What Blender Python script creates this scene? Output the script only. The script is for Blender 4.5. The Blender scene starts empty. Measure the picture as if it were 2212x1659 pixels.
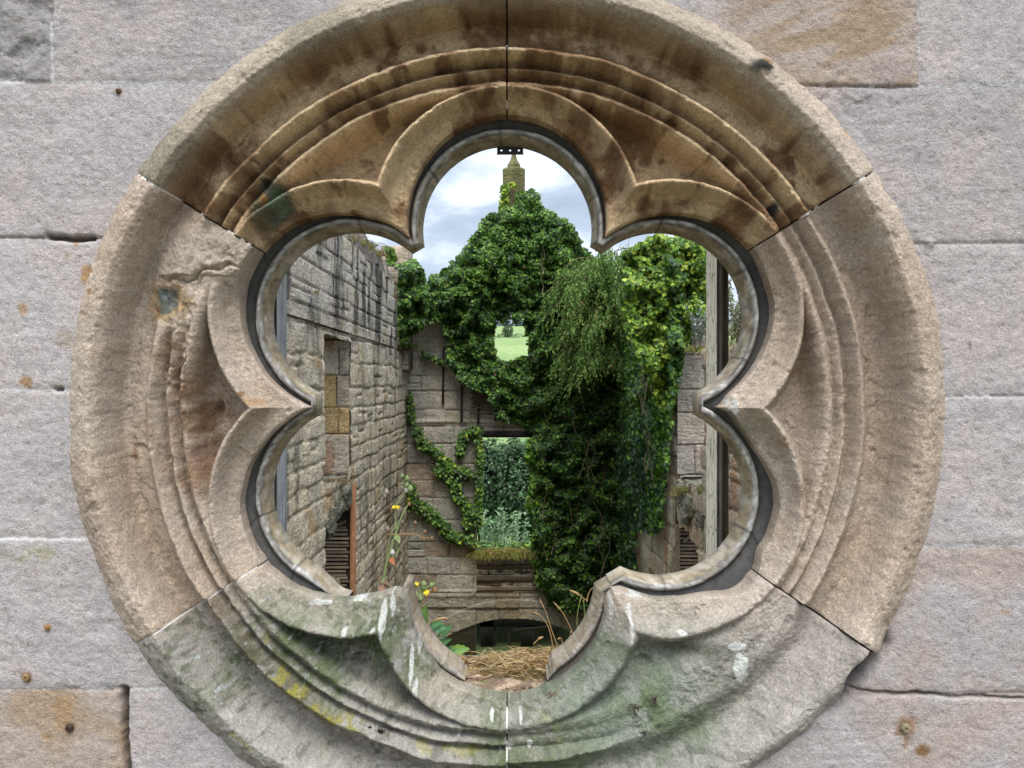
import bpy, math, random
import numpy as np
from mathutils import Vector
random.seed(7); RNG = np.random.default_rng(11)
scene = bpy.context.scene
# ---------------------------------------------------------------- camera, sky, sun
F, CX, CY, D0, ZC = 1660.0, 1106.0, 830.0, 1.84, 6.6     # focal length and image centre (in 2212 px units), camera distance, eye height
cam_d = bpy.data.cameras.new('camera'); cam = bpy.data.objects.new('camera', cam_d)
scene.collection.objects.link(cam); scene.camera = cam
cam.location = (0, -D0, ZC); cam.rotation_euler = (math.pi/2, 0, 0)
cam_d.sensor_width = 36; cam_d.lens = 36*F/2212; cam_d.clip_start = .05; cam_d.clip_end = 3000
SUN_EL, SUN_AZ = math.radians(62), math.radians(170)      # sun high behind thin cloud, outside the wall
w = bpy.data.worlds.new('World'); scene.world = w; w.use_nodes = True
def build_world():
    nt = w.node_tree; N = nt.nodes; L = nt.links; N.clear()
    out = N.new('ShaderNodeOutputWorld'); bg = N.new('ShaderNodeBackground'); L.new(bg.outputs[0], out.inputs[0])
    sky = N.new('ShaderNodeTexSky'); sky.sky_type = 'NISHITA'; sky.sun_disc = False
    sky.sun_elevation = SUN_EL; sky.sun_rotation = SUN_AZ
    tc = N.new('ShaderNodeTexCoord'); mp = N.new('ShaderNodeMapping'); mp.inputs['Scale'].default_value = (1, 1, 2.6)
    mp.inputs['Location'].default_value = (.35, .1, .62)
    L.new(tc.outputs['Generated'], mp.inputs[0])
    n1 = N.new('ShaderNodeTexNoise'); n1.inputs['Scale'].default_value = 4.6; n1.inputs['Detail'].default_value = 7; n1.inputs['Roughness'].default_value = .5
    n1.inputs['Distortion'].default_value = .35; L.new(mp.outputs[0], n1.inputs[0])
    r1 = N.new('ShaderNodeValToRGB'); e = r1.color_ramp.elements
    e[0].position = .34; e[0].color = (2.2, 2.7, 3.3, 1); e[1].position = .66; e[1].color = (6.2, 6.4, 6.7, 1)
    m = r1.color_ramp.elements.new(.47); m.color = (2.8, 3.3, 4.0, 1); m = r1.color_ramp.elements.new(.56); m.color = (4.6, 5.0, 5.6, 1)
    L.new(n1.outputs[0], r1.inputs[0])
    # overcast sky: clouds are brighter overhead than near the horizon
    sx = N.new('ShaderNodeSeparateXYZ'); L.new(tc.outputs['Generated'], sx.inputs[0])
    g = N.new('ShaderNodeMapRange'); g.inputs[1].default_value = .33; g.inputs[2].default_value = 1.; g.inputs[3].default_value = 1.; g.inputs[4].default_value = 3.6
    L.new(sx.outputs[2], g.inputs[0])
    mu = N.new('ShaderNodeVectorMath'); mu.operation = 'SCALE'; L.new(r1.outputs[0], mu.inputs[0]); L.new(g.outputs[0], mu.inputs['Scale'])
    mx = N.new('ShaderNodeMix'); mx.data_type = 'RGBA'; mx.inputs[0].default_value = .93
    L.new(sky.outputs[0], mx.inputs[6]); L.new(mu.outputs[0], mx.inputs[7]); L.new(mx.outputs[2], bg.inputs[0])
    bg.inputs[1].default_value = .078
build_world()
sd = bpy.data.lights.new('sun', 'SUN'); so = bpy.data.objects.new('sun', sd); scene.collection.objects.link(so)
sd.energy = 1.3; sd.angle = math.radians(32); sd.color = (1, .95, .87)
dv = Vector((math.sin(SUN_AZ)*math.cos(SUN_EL), math.cos(SUN_AZ)*math.cos(SUN_EL), math.sin(SUN_EL)))
so.rotation_euler = dv.to_track_quat('Z', 'Y').to_euler(); so.location = (3, -12, 25)
vs = scene.view_settings; vs.view_transform = 'Standard'; vs.look = 'None'; vs.gamma = 1; vs.use_curve_mapping = False
vs.exposure = 1.52
scene.render.engine = 'CYCLES'
# ---------------------------------------------------------------- helpers
def sc(r, g, b, k=.9):
    f = lambda c: ((c/255+.055)/1.055)**2.4 if c > 10 else c/255/12.92
    return np.array([f(r), f(g), f(b)])*k
def at(px, py, Z):                       # point seen at (px, py) at Z metres from the camera
    return np.array([(px-CX)/F*Z, Z-D0, ZC-(py-CY)/F*Z])
_T = {}
def vn(x, y, seed=0):
    if seed not in _T: _T[seed] = np.random.default_rng(1000+seed).random((256, 256))
    T = _T[seed]; x = np.asarray(x, float); y = np.asarray(y, float)
    ix = np.floor(x).astype(int); iy = np.floor(y).astype(int); fx = x-ix; fy = y-iy
    fx = fx*fx*fx*(fx*(fx*6-15)+10); fy = fy*fy*fy*(fy*(fy*6-15)+10)
    a = T[ix & 255, iy & 255]; b = T[(ix+1) & 255, iy & 255]; c = T[ix & 255, (iy+1) & 255]; d = T[(ix+1) & 255, (iy+1) & 255]
    return (a*(1-fx)+b*fx)*(1-fy)+(c*(1-fx)+d*fx)*fy
def fbm(x, y, o=4, seed=0, g=.5):
    s = 0; a = 1; t = 0
    x = np.asarray(x, float); y = np.asarray(y, float)
    for k in range(o):
        ca, sa = math.cos(.65+k*1.1), math.sin(.65+k*1.1); X_ = (x*ca-y*sa)*2**k; Y_ = (x*sa+y*ca)*2**k
        s = s+a*(vn(X_+k*17.3, Y_+k*9.1, seed+k)-.5)*2; t += a; a *= g
    return s/t
def ss(a, b, x):
    t = np.clip((x-a)/(b-a), 0, 1); return t*t*(3-2*t)
def mixc(C, c, m): return C*(1-m[..., None])+np.asarray(c)*m[..., None]
def polydist(x, y, pts):
    d = np.full(np.shape(x), 1e9)
    for (x0, y0), (x1, y1) in zip(pts[:-1], pts[1:]):
        vx, vy = x1-x0, y1-y0; t = np.clip(((x-x0)*vx+(y-y0)*vy)/(vx*vx+vy*vy+1e-12), 0, 1)
        d = np.minimum(d, np.hypot(x-x0-t*vx, y-y0-t*vy))
    return d
def inpoly(x, y, P):
    x = np.asarray(x); r = np.zeros(x.shape, bool); n = len(P)
    for i in range(n):
        x0, y0 = P[i]; x1, y1 = P[(i+1) % n]
        if y0 == y1: continue
        c = ((y0 > y) != (y1 > y)) & (x < (x1-x0)*(y-y0)/(y1-y0)+x0); r ^= c
    return r
class MB:
    def __init__(s): s.V = []; s.C = []; s.Q = []; s.T = []; s.n = 0
    def add(s, V, C, Q=None, T=None):
        V = np.asarray(V, float).reshape(-1, 3); C = np.asarray(C, float)
        C = np.broadcast_to(C, (len(V), 3)) if C.ndim == 1 else C.reshape(-1, 3)
        s.V.append(V); s.C.append(C)
        if Q is not None and len(Q): s.Q.append(np.asarray(Q).reshape(-1, 4)+s.n)
        if T is not None and len(T): s.T.append(np.asarray(T).reshape(-1, 3)+s.n)
        s.n += len(V)
    def grid(s, P, C, mask=None, flip=False):
        n, m = P.shape[:2]; I = np.arange(n*m).reshape(n, m)
        q = np.stack([I[:-1, :-1], I[1:, :-1], I[1:, 1:], I[:-1, 1:]], -1)
        if flip: q = q[..., ::-1]
        q = q.reshape(-1, 4)
        if mask is not None: q = q[mask.reshape(-1)]
        u, inv = np.unique(q, return_inverse=True)
        C = np.broadcast_to(C, P.shape)
        s.add(P.reshape(-1, 3)[u], C.reshape(-1, 3)[u], Q=inv.reshape(-1, 4))
    def box(s, a, b, C):
        a = np.minimum(a, b)*1.; b = np.maximum(a, b)*1.
        V = [(x, y, z) for x in (a[0], b[0]) for y in (a[1], b[1]) for z in (a[2], b[2])]
        s.add(V, C, Q=[(0, 1, 3, 2), (4, 6, 7, 5), (0, 4, 5, 1), (2, 3, 7, 6), (0, 2, 6, 4), (1, 5, 7, 3)])
    def tube(s, pts, r0, r1=None, C=(1, 1, 1), k=6):
        pts = np.asarray(pts, float); n = len(pts); r1 = r0 if r1 is None else r1
        R = np.linspace(r0, r1, n) if np.isscalar(r0) else np.asarray(r0)
        t = np.gradient(pts, axis=0); t /= np.linalg.norm(t, axis=1)[:, None]+1e-12
        up = np.array([.31, .2, .93]) if abs(t[0][2]) < .8 else np.array([.9, .3, .1])
        a = np.cross(t, up); a /= np.linalg.norm(a, axis=1)[:, None]+1e-12; b = np.cross(t, a)
        th = np.arange(k)*2*np.pi/k
        V = pts[:, None]+R[:, None, None]*(a[:, None]*np.cos(th)[None, :, None]+b[:, None]*np.sin(th)[None, :, None])
        I = np.arange(n*k).reshape(n, k); J = np.roll(I, -1, 1)
        Q = np.stack([I[:-1], J[:-1], J[1:], I[1:]], -1).reshape(-1, 4)
        T = [(0, j, j+1) for j in range(1, k-1)]+[((n-1)*k, (n-1)*k+j+1, (n-1)*k+j) for j in range(1, k-1)]
        s.add(V, C, Q=Q, T=T)
    def build(s, name, mat, parent=None, smooth=True, loc=None):
        V = np.concatenate(s.V); C = np.concatenate(s.C)
        if parent is not None: V = V-np.array(parent_loc(parent))
        elif loc is not None: V = V-np.array(loc)
        Q = np.concatenate(s.Q) if s.Q else np.zeros((0, 4), int); T = np.concatenate(s.T) if s.T else np.zeros((0, 3), int)
        me = bpy.data.meshes.new(name); me.vertices.add(len(V)); me.vertices.foreach_set('co', V.astype(np.float32).ravel())
        nl = Q.size+T.size; me.loops.add(nl); me.loops.foreach_set('vertex_index', np.concatenate([Q.ravel(), T.ravel()]).astype(np.int32))
        me.polygons.add(len(Q)+len(T))
        me.polygons.foreach_set('loop_start', np.concatenate([np.arange(len(Q))*4, len(Q)*4+np.arange(len(T))*3]).astype(np.int32))
        me.update(calc_edges=True); me.validate()
        at_ = me.attributes.new('Col', 'FLOAT_COLOR', 'POINT')
        at_.data.foreach_set('color', np.concatenate([np.clip(C, 0, 1), np.ones((len(C), 1))], 1).astype(np.float32).ravel())
        me.polygons.foreach_set('use_smooth', np.full(len(me.polygons), smooth))
        me.materials.append(mat); o = bpy.data.objects.new(name, me); scene.collection.objects.link(o)
        if parent is not None: o.parent = parent
        elif loc is not None: o.location = loc
        return o
_loc = {}
def parent_loc(o): 
    l = Vector(o.location)
    while o.parent: o = o.parent; l += o.location
    return tuple(l)
def tag(o, label, cat, group=None, kind=None):
    if label: o['label'] = label
    if cat: o['category'] = cat
    if group: o['group'] = group
    if kind: o['kind'] = kind
    return o
def thing(name, label, cat, loc, group=None):
    o = bpy.data.objects.new(name, None); scene.collection.objects.link(o); o.location = [float(c) for c in loc]; o.empty_display_size = .1
    return tag(o, label, cat, group)
# ---------------------------------------------------------------- materials
def mat_base(name):
    m = bpy.data.materials.new(name); m.use_nodes = True; nt = m.node_tree; N = nt.nodes; L = nt.links
    b = N['Principled BSDF']; at_ = N.new('ShaderNodeAttribute'); at_.attribute_name = 'Col'
    tc = N.new('ShaderNodeTexCoord'); return m, N, L, b, at_, tc
def noise(N, L, vec, scale, detail=4, rough=.6, dist=0):
    n = N.new('ShaderNodeTexNoise'); n.inputs['Scale'].default_value = scale; n.inputs['Detail'].default_value = detail
    n.inputs['Roughness'].default_value = rough; n.inputs['Distortion'].default_value = dist; L.new(vec, n.inputs[0]); return n.outputs[0]
def mrange(N, L, v, a, b, c, d):
    r = N.new('ShaderNodeMapRange'); L.new(v, r.inputs[0])
    for i, x in enumerate((a, b, c, d)): r.inputs[i+1].default_value = x
    return r.outputs[0]
def mul(N, L, col, val):
    v = N.new('ShaderNodeVectorMath'); v.operation = 'SCALE'; L.new(col, v.inputs[0]); L.new(val, v.inputs['Scale']); return v.outputs[0]
def math2(N, L, op, a, b):
    v = N.new('ShaderNodeMath'); v.operation = op
    for i, x in enumerate((a, b)):
        if isinstance(x, (int, float)): v.inputs[i].default_value = x
        else: L.new(x, v.inputs[i])
    return v.outputs[0]
def stone_mat(name, grain, mid, bump, chisel=0, rough=.92, con=.28, midw=1.4):
    m, N, L, b, a, tc = mat_base(name); O = tc.outputs['Object']
    n1 = noise(N, L, O, grain, 5, .65, .6); n2 = noise(N, L, O, mid, 5, .6); n3 = noise(N, L, O, grain*3.1, 3, .7)
    k = math2(N, L, 'MULTIPLY', mrange(N, L, n1, .3, .7, 1-con, 1+con*.8), mrange(N, L, n2, .3, .7, .86, 1.12))
    k = math2(N, L, 'MULTIPLY', k, mrange(N, L, n3, .3, .7, .86, 1.12))
    L.new(mul(N, L, a.outputs['Color'], k), b.inputs['Base Color'])
    h = math2(N, L, 'ADD', math2(N, L, 'MULTIPLY', n1, .6), math2(N, L, 'MULTIPLY', n2, midw)); h = math2(N, L, 'ADD', h, math2(N, L, 'MULTIPLY', n3, .3))
    if chisel:
        mp = N.new('ShaderNodeMapping'); mp.inputs['Rotation'].default_value = (.9, .75, .5); mp.inputs['Scale'].default_value = (9, 9, 34); L.new(O, mp.inputs[0])
        h = math2(N, L, 'ADD', h, math2(N, L, 'MULTIPLY', noise(N, L, mp.outputs[0], 1., 2, .5), chisel))
    bp = N.new('ShaderNodeBump'); bp.inputs['Strength'].default_value = 1; bp.inputs['Distance'].default_value = bump
    L.new(h, bp.inputs['Height']); L.new(bp.outputs[0], b.inputs['Normal'])
    b.inputs['Roughness'].default_value = rough; b.inputs['Specular IOR Level'].default_value = .25
    return m
M_ASH = stone_mat('sandstone_ashlar', 240, 60, .0050, con=.26, midw=.6)
M_RING = stone_mat('sandstone_carved', 150, 30, .0075, con=.36)
M_RUB = stone_mat('sandstone_rubble', 26, 7, .035, chisel=.5, con=.4)
def wood_mat(name, axis, bump=.003, con=.4, sc_=1.):
    m, N, L, b, a, tc = mat_base(name); mp = N.new('ShaderNodeMapping')
    s = [90*sc_]*3
    if axis is not None: s[axis] = 5*sc_
    mp.inputs['Scale'].default_value = s; L.new(tc.outputs['Object'], mp.inputs[0])
    n1 = noise(N, L, mp.outputs[0], 1, 5, .6, .4); n2 = noise(N, L, tc.outputs['Object'], 14, 4)
    k = math2(N, L, 'MULTIPLY', mrange(N, L, n1, .3, .7, 1-con, 1+con), mrange(N, L, n2, .3, .7, .75, 1.2))
    L.new(mul(N, L, a.outputs['Color'], k), b.inputs['Base Color'])
    bp = N.new('ShaderNodeBump'); bp.inputs['Strength'].default_value = 1; bp.inputs['Distance'].default_value = bump
    L.new(n1, bp.inputs['Height']); L.new(bp.outputs[0], b.inputs['Normal']); b.inputs['Roughness'].default_value = .8
    return m
M_WX = wood_mat('weathered_timber_level', 0); M_WZ = wood_mat('weathered_timber_upright', 2); M_WF = wood_mat('painted_frame_timber', None, .003, .22, .5)
M_WFAR = wood_mat('old_lath_timber', 0, .01, .45, .35)
def paint_peel_mat():
    m, N, L, b, a, tc = mat_base('peeling_white_paint')
    mp = N.new('ShaderNodeMapping'); mp.inputs['Scale'].default_value = (60, 60, 9); L.new(tc.outputs['Object'], mp.inputs[0])
    n1 = noise(N, L, mp.outputs[0], 1, 5, .6, 1.2)
    v = N.new('ShaderNodeTexVoronoi'); v.feature = 'DISTANCE_TO_EDGE'; v.inputs['Scale'].default_value = 1.1; L.new(mp.outputs[0], v.inputs[0])
    msk = math2(N, L, 'MULTIPLY', mrange(N, L, n1, .34, .40, 0, 1), mrange(N, L, v.outputs[0], .01, .06, 0, 1))
    mx = N.new('ShaderNodeMix'); mx.data_type = 'RGBA'; L.new(msk, mx.inputs[0]); L.new(a.outputs[0], mx.inputs[6]); mx.inputs[7].default_value = (.92, .84, .66, 1)
    L.new(mx.outputs[2], b.inputs['Base Color']); bp = N.new('ShaderNodeBump'); bp.inputs['Distance'].default_value = .002; bp.inputs['Strength'].default_value = 1
    L.new(msk, bp.inputs['Height']); L.new(bp.outputs[0], b.inputs['Normal']); b.inputs['Roughness'].default_value = .75
    return m
M_PEEL = paint_peel_mat()
def leaf_mat(name, rough=.5, trans=.3, spec=.35):
    m, N, L, b, a, tc = mat_base(name); n = noise(N, L, tc.outputs['Object'], 9, 3)
    c = mul(N, L, a.outputs[0], mrange(N, L, n, .3, .7, .8, 1.2))
    L.new(c, b.inputs['Base Color']); b.inputs['Roughness'].default_value = rough; b.inputs['Specular IOR Level'].default_value = spec
    t = N.new('ShaderNodeBsdfTranslucent'); L.new(c, t.inputs[0]); mx = N.new('ShaderNodeMixShader'); mx.inputs[0].default_value = trans
    L.new(b.outputs[0], mx.inputs[1]); L.new(t.outputs[0], mx.inputs[2]); L.new(mx.outputs[0], N['Material Output'].inputs[0]); return m
M_LEAF = leaf_mat('ivy_leaf'); M_FEATH = leaf_mat('feathery_leaf', .6, .35, .3); M_DRY = leaf_mat('dry_straw', .7, .25, .2)
def plain(name, rough=.7, metal=0, sc_=60, bump=.001):
    m, N, L, b, a, tc = mat_base(name); n = noise(N, L, tc.outputs['Object'], sc_, 4)
    L.new(mul(N, L, a.outputs[0], mrange(N, L, n, .3, .7, .7, 1.3)), b.inputs['Base Color']); b.inputs['Roughness'].default_value = rough; b.inputs['Metallic'].default_value = metal
    bp = N.new('ShaderNodeBump'); bp.inputs['Distance'].default_value = bump; L.new(n, bp.inputs['Height']); L.new(bp.outputs[0], b.inputs['Normal']); return m
M_IRON = plain('dark_iron', .6); M_RUST = plain('rusty_iron', .85); M_PETAL = plain('yellow_petal', .6); M_MORT = plain('pale_mortar', .95, 0, 200, .003)
M_EARTH = plain('soil_and_debris', .95, 0, 120, .004); M_GRASS = plain('meadow_grass', .9, 0, .6, .02)
# ---------------------------------------------------------------- the round window
WX, WZ = -.0125, ZC-.060                      # centre of the window
LD, LR, ROUT = .4675, .2544, 1.045            # lobe centre distance, lobe radius, outer radius
KP = 1.89/F
LOBES = [math.radians(30+60*k) for k in range(6)]
def gsmooth(y, s):
    k = np.exp(-.5*(np.arange(-4*s, 4*s+1)/s)**2); k /= k.sum(); return np.convolve(np.pad(y, 4*s, 'edge'), k, 'valid')
_rr = np.arange(.3, 1.2, .0005)
_pr = np.interp(_rr, [.3, .76, .775, .785, .797, .809, .817, .823, .832, .842, .847, .856, .866, .878, .886, .9, .92, .945, .956, .962, .970, .987, 1.012, 1.032, 1.048, 1.07],
                     [.163, .160, .136, .066, .048, .064, .100, .068, .044, .068, .094, .034, .012, .024, .058, .074, .076, .084, .088, .020, -.022, -.038, -.030, -.015, -.002, .02])
PR0 = gsmooth(_pr, 5)
_pe = np.interp(_rr, [.3, .76, .79, .85, .862, .874, .9, .94, .965, .987, 1.012, 1.032, 1.048, 1.07],
                     [.135, .130, .066, .072, .026, .05, .076, .084, .000, -.036, -.030, -.015, -.002, .02])
PR1 = gsmooth(_pe, 7)
_pb = np.interp(_rr, [.3, .72, .80, .88, .93, .965, .99, 1.012, 1.032, 1.048, 1.07], [.105, .10, .060, .050, .078, .026, -.028, -.032, -.014, .004, .03])
PR2 = gsmooth(_pb, 18)
_dd = np.arange(-.05, .6, .0005)
PF0 = gsmooth(np.interp(_dd, [-.05, 0, .01, .03, .048, .058, .064, .07, .077, .084, .092, .13, .6], [.122, .122, .121, .118, .108, .078, .052, .045, .052, .084, .13, .2, .3]), 4)
PF1 = gsmooth(np.interp(_dd, [-.05, 0, .015, .045, .060, .075, .095, .13, .6], [.122, .118, .110, .094, .062, .056, .09, .15, .3]), 9)
def foil_r(th, q=LR):
    ph = (th-math.radians(30)+math.radians(30)) % math.radians(60)-math.radians(30)
    return LD*np.cos(ph)+np.sqrt(np.maximum(q*q-(LD*np.sin(ph))**2, 0))
def foil_d(u, v):
    d = None
    for a in LOBES:
        e = np.hypot(u-LD*math.cos(a), v-LD*math.sin(a)); d = e if d is None else np.minimum(d, e)
    return d-LR
def stains(px, py, C, items, seed=50, tex=0):
    wf = fbm(px/5, py/9, 3, seed+14)
    wx = fbm(px/14, py/14, 4, seed)*.45; wy = fbm(px/14+40, py/14+9, 4, seed+7)*.45
    for (x, y, rx, ry, col, s) in items:
        d = np.hypot((px-x+wx*rx*.9)/rx, (py-y+wy*ry*.9)/ry)
        m_ = 1-ss(.5, 1.2, d)
        if tex: m_ = ss(.25, .6, m_*1.25+tex*wf)*np.minimum(1, m_*5)
        C = mixc(C, col, s*m_)
    return C
CW = sc(190, 190, 185, 1.); RUST = sc(132, 92, 54); ORG = sc(170, 132, 84)
def ring_surface(TH, T, vi):
    ph_ = (TH % math.radians(60))-math.radians(30)
    rf = foil_r(TH)+.027*np.maximum(np.cos(3*ph_), 0)**.9*np.where(np.sin(TH) < -.9, .85, 1-.55*ss(.35, .75, -np.sin(TH))); R = rf+T*(1.056-rf)
    # ragged arrises
    rag = fbm(TH*14, TH*0+vi*3.3, 4, 3)
    lossw = [0.3, .3, .7, 1., 1., .6][vi]
    R = R+(1-ss(0, .12, T))*(.006*lossw*(rag-.1))
    if vi == 3: R = R-.044*ss(.75, 1, T)*ss(-.735, -.66, TH)*(TH > -2)
    u = R*np.cos(TH); v = R*np.sin(TH)
    px = CX+(u+WX)/KP; py = CY-(v+WZ-ZC)/KP
    # bites out of the foil edge (pixels, radius, push outwards)
    for (x, y, rad, push) in ((880, 1262, 34, .038), (1312, 1262, 34, .034), (1668, 1095, 75, .016), (1598, 1268, 50, .034), (1548, 905, 48, .045), (1655, 1245, 34, .016), (838, 470, 26, .006), (905, 1560, 50, .004)):
        g = np.exp(-((px-x)**2+(py-y)**2)/(rad*rad)); R = R+g*push*(1-T)**2
    u = R*np.cos(TH); v = R*np.sin(TH); px = CX+(u+WX)/KP; py = CY-(v+WZ-ZC)/KP
    df = foil_d(u, v); wob = fbm(u*9, v*9, 3, 5)*.004*(.5+lossw)+fbm(u*60, v*60, 3, 6)*.0018
    rr = R+wob; dd = df+wob*.6
    E = {0: 0, 1: 0, 2: .5, 3: .9, 4: .4, 5: .1}[vi]
    E = np.clip(E+.25*fbm(u*4, v*4, 3, 8)*(E > 0), 0, 1)
    pr0 = np.interp(rr, _rr, PR0); pr1 = np.interp(rr, _rr, PR1); pr2 = np.interp(rr, _rr, PR2)
    pr = pr0*(1-E)+pr1*E
    if vi == 3: 
        e2 = ss(-1.5, -1.1, TH)*.9; pr = pr*(1-e2)+pr2*e2
    pf = np.interp(dd, _dd, PF0)*(1-E)+np.interp(dd, _dd, PF1)*E
    k = .004+.006*E; h = np.clip(.5+.5*(pr-pf)/k, 0, 1); sm = pr*(1-h)+pf*h-k*h*(1-h)
    wgt = ss(.060, .072, df); Y = pf*(1-wgt)+np.minimum(sm, 9)*wgt
    # broken, flattened slab in the upper part of the left stone
    if vi == 5:
        m = np.exp(-(((px-470)/120)**2+((py-545)/85)**2)**2); m = np.maximum(m, np.exp(-(((px-385)/58)**2+((py-640)/120)**2)**2)*.95)
        Y = Y*(1-m)+(.040+.012*fbm(u*12, v*12, 3, 4)+.022*ss(430, 540, px))*m
        wx_ = 14*fbm(px/22, py/22, 3, 71); dl = polydist(px+wx_, py+wx_*.8, [(365, 606), (400, 604), (440, 580), (515, 572)]); Y = Y+(.012*np.exp(-(dl/5)**2)-.006*np.exp(-((dl-12)/12)**2)*(py < 595))*ss(-.6, 0, fbm(px/30, py/30, 2, 73)+.3)
        dl = polydist(px+wx_, py+wx_, [(400, 660), (412, 700), (400, 760), (385, 800), (372, 850)]); Y = Y+.008*np.exp(-(dl/5)**2)-.008*np.exp(-((dl-16)/12)**2)*(px < 400)
    # dents / drill holes (x, y, rx, ry, depth)
    for (x, y, rx, ry, dep) in ((772, 326, 17, 8, .022), (1412, 322, 14, 9, .024), (440, 886, 9, 15, .024), (765, 1452, 16, 11, .022), (1395, 1442, 16, 11, .016),
                                (1262, 885, 20, 16, .006), (360, 650, 30, 30, .014), (588, 432, 34, 36, .010), (1675, 450, 13, 14, .008), (1790, 930, 40, 60, .004),
                                (1560, 945, 60, 26, .014), (1450, 1335, 60, 20, .006), (945, 1480, 16, 18, .012), (720, 1165, 22, 14, .004), (1535, 1165, 25, 15, .004)):
        g = np.exp(-(((px-x)/rx)**2+((py-y)/ry)**2)**1.6); Y = Y+dep*g
    for (x, y, rx, ry, hgt) in ((1622, 172, 26, 18, .016), (1845, 1385, 42, 42, .030), (1800, 1460, 60, 50, .014), (1710, 1560, 60, 50, .01), (750, 1400, 90, 18, .012), (1450, 1392, 85, 16, .014), (420, 640, 14, 40, -.004)):
        g = np.exp(-(((px-x)/rx)**2+((py-y)/ry)**2)); Y = Y-hgt*g*(1 if vi else 1)
    if vi in (3, 4): Y = Y-.016*np.exp(-(((px-(868 if vi == 4 else 1330))/30)**2+((py-1300)/45)**2))
    amp = [.0022, .0022, .0030, .0036, .0036, .0030][vi]
    Y = Y+amp*fbm(u*22, v*22, 5, 12)+amp*1.6*fbm(u*6, v*6, 3, 16)+.0016*fbm(u*120, v*120, 3, 18)+.004*ss(.30, .6, fbm(u*30+5, v*30, 4, 19))
    # rounded arris along the joints
    gj = JG[vi]; dj = np.minimum(TH-gj[0], gj[1]-TH)*R; Y = Y+.004*np.exp(-(dj/.005)**2)+.005*np.exp(-(T/.012)**2)
    # ---- colour
    n1 = fbm(u*5, v*5, 4, 20); n2 = fbm(u*16+3, v*16, 4, 25); n3 = fbm(u*40+3, v*40, 3, 28)
    tan = sc(206, 178, 142); pink = sc(190, 174, 158); brown = sc(104, 70, 42); dark = sc(72, 58, 46)
    base = np.broadcast_to(tan, px.shape+(3,)) if vi in (0, 1) else np.broadcast_to(pink, px.shape+(3,))
    C = np.array(base)
    if vi in (2, 5): C = mixc(C, sc(176, 150, 122), ss(-.2, .7, n1)*.8)
    if vi in (0, 1):
        outer = ss(.955, .975, R); C = mixc(C, sc(172, 160, 144), outer*.9); C = mixc(C, pink, ss(1440, 1800, px)*outer*.9)
        C = mixc(C, sc(128, 122, 104), outer*(vi == 1)*ss(0, .4, n1)*.6)
        C = mixc(C, brown, (1-outer)*ss(-.05, .45, n2*.7+n1*.5)*.55)
        C = mixc(C, sc(210, 180, 138), (1-outer)*ss(.1, .45, -n2+.3*n3)*.5)
        # crests are mixed paler, sooty bands run along the hollow outside the first ridge
        band = np.exp(-((R-.892-.006*n2)/.012)**2)*ss(-.3, .25, n1+.3*n3); C = mixc(C, sc(84, 72, 66), band*.8)
        cr = np.exp(-((R-.866)/.012)**2)+np.exp(-((R-.832)/.007)**2)*.6+np.exp(-((df-.07)/.007)**2)*.7; C = mixc(C, sc(214, 186, 148), np.clip(cr, 0, 1)*.65*ss(-.5, .3, -n2))
        C = mixc(C, sc(108, 74, 42), (1-ss(.02, .062, df))*ss(-.5, .2, n2)*.55)
        C = mixc(C, sc(120, 80, 44), (1-outer)*ss(.02, .16, n1*.6+n2*.5+n3*.3-.05)*.5)
        C = mixc(C, sc(222, 196, 158), (1-outer)*ss(.10, .22, -n1*.6-n2*.5+n3*.3)*.4)
        C = mixc(C, sc(86, 62, 42), (1-outer)*ss(.18, .5, n3*.7+n2*.5)*.55)
        C = mixc(C, sc(122, 72, 30), np.exp(-(((px-520)/60)**2+((py-520)/45)**2))*.8*ss(-.4, .3, n2))
    if vi in (2, 5):
        # iron staining
        for (pts, wd, s) in ((( (375, 760), (395, 860), (405, 950), (420, 1040)), 30, .75), (((535, 560), (528, 700), (545, 760)), 7, .7), (((325, 860), (350, 1000), (400, 1140), (450, 1240)), 6, .6),
                             (((275, 900), (285, 1000)), 5, .6), (((360, 860), (375, 1000), (420, 1130)), 5, .6), (((355, 1235), (385, 1290)), 9, .5), (((325, 690), (322, 760)), 10, .55),
                             (((1795, 520), (1880, 640), (1890, 800)), 9, .55), (((1700, 960), (1740, 1060)), 16, .6), (((1770, 760), (1745, 820)), 14, .5), (((1735, 1230), (1760, 1290)), 12, .5),
                             (((1600, 1215), (1700, 1290)), 8, .3), (((1775, 1270), (1830, 1180)), 14, .3), (((1620, 940), (1700, 1000), (1745, 1100)), 9, .5), (((1670, 590), (1710, 640)), 18, .35), (((530, 985), (530, 1120)), 7, .6)):
            d = polydist(px+n2*10, py+n1*8, pts); C = mixc(C, RUST, np.exp(-(d/wd)**2)*s*ss(-.4, .35, n2+.6*n3)*.85)
        C = mixc(C, sc(98, 66, 36), np.exp(-(((px-432)/45)**2+((py-905)/95)**2)**2)*(df > .09)*.75*ss(-.5, .3, n2+.7*n3))
        C = mixc(C, sc(98, 100, 78), np.exp(-(((px-1600)/55)**2+((py-930)/30)**2))*.9*ss(-.6, .2, n2))
        C = mixc(C, sc(100, 100, 80), np.exp(-(((px-1665)/30)**2+((py-1010)/40)**2))*.6*ss(-.3, .4, n2))
        C = mixc(C, sc(188, 176, 170), ss(.1, .7, n1)*.4)
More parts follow.
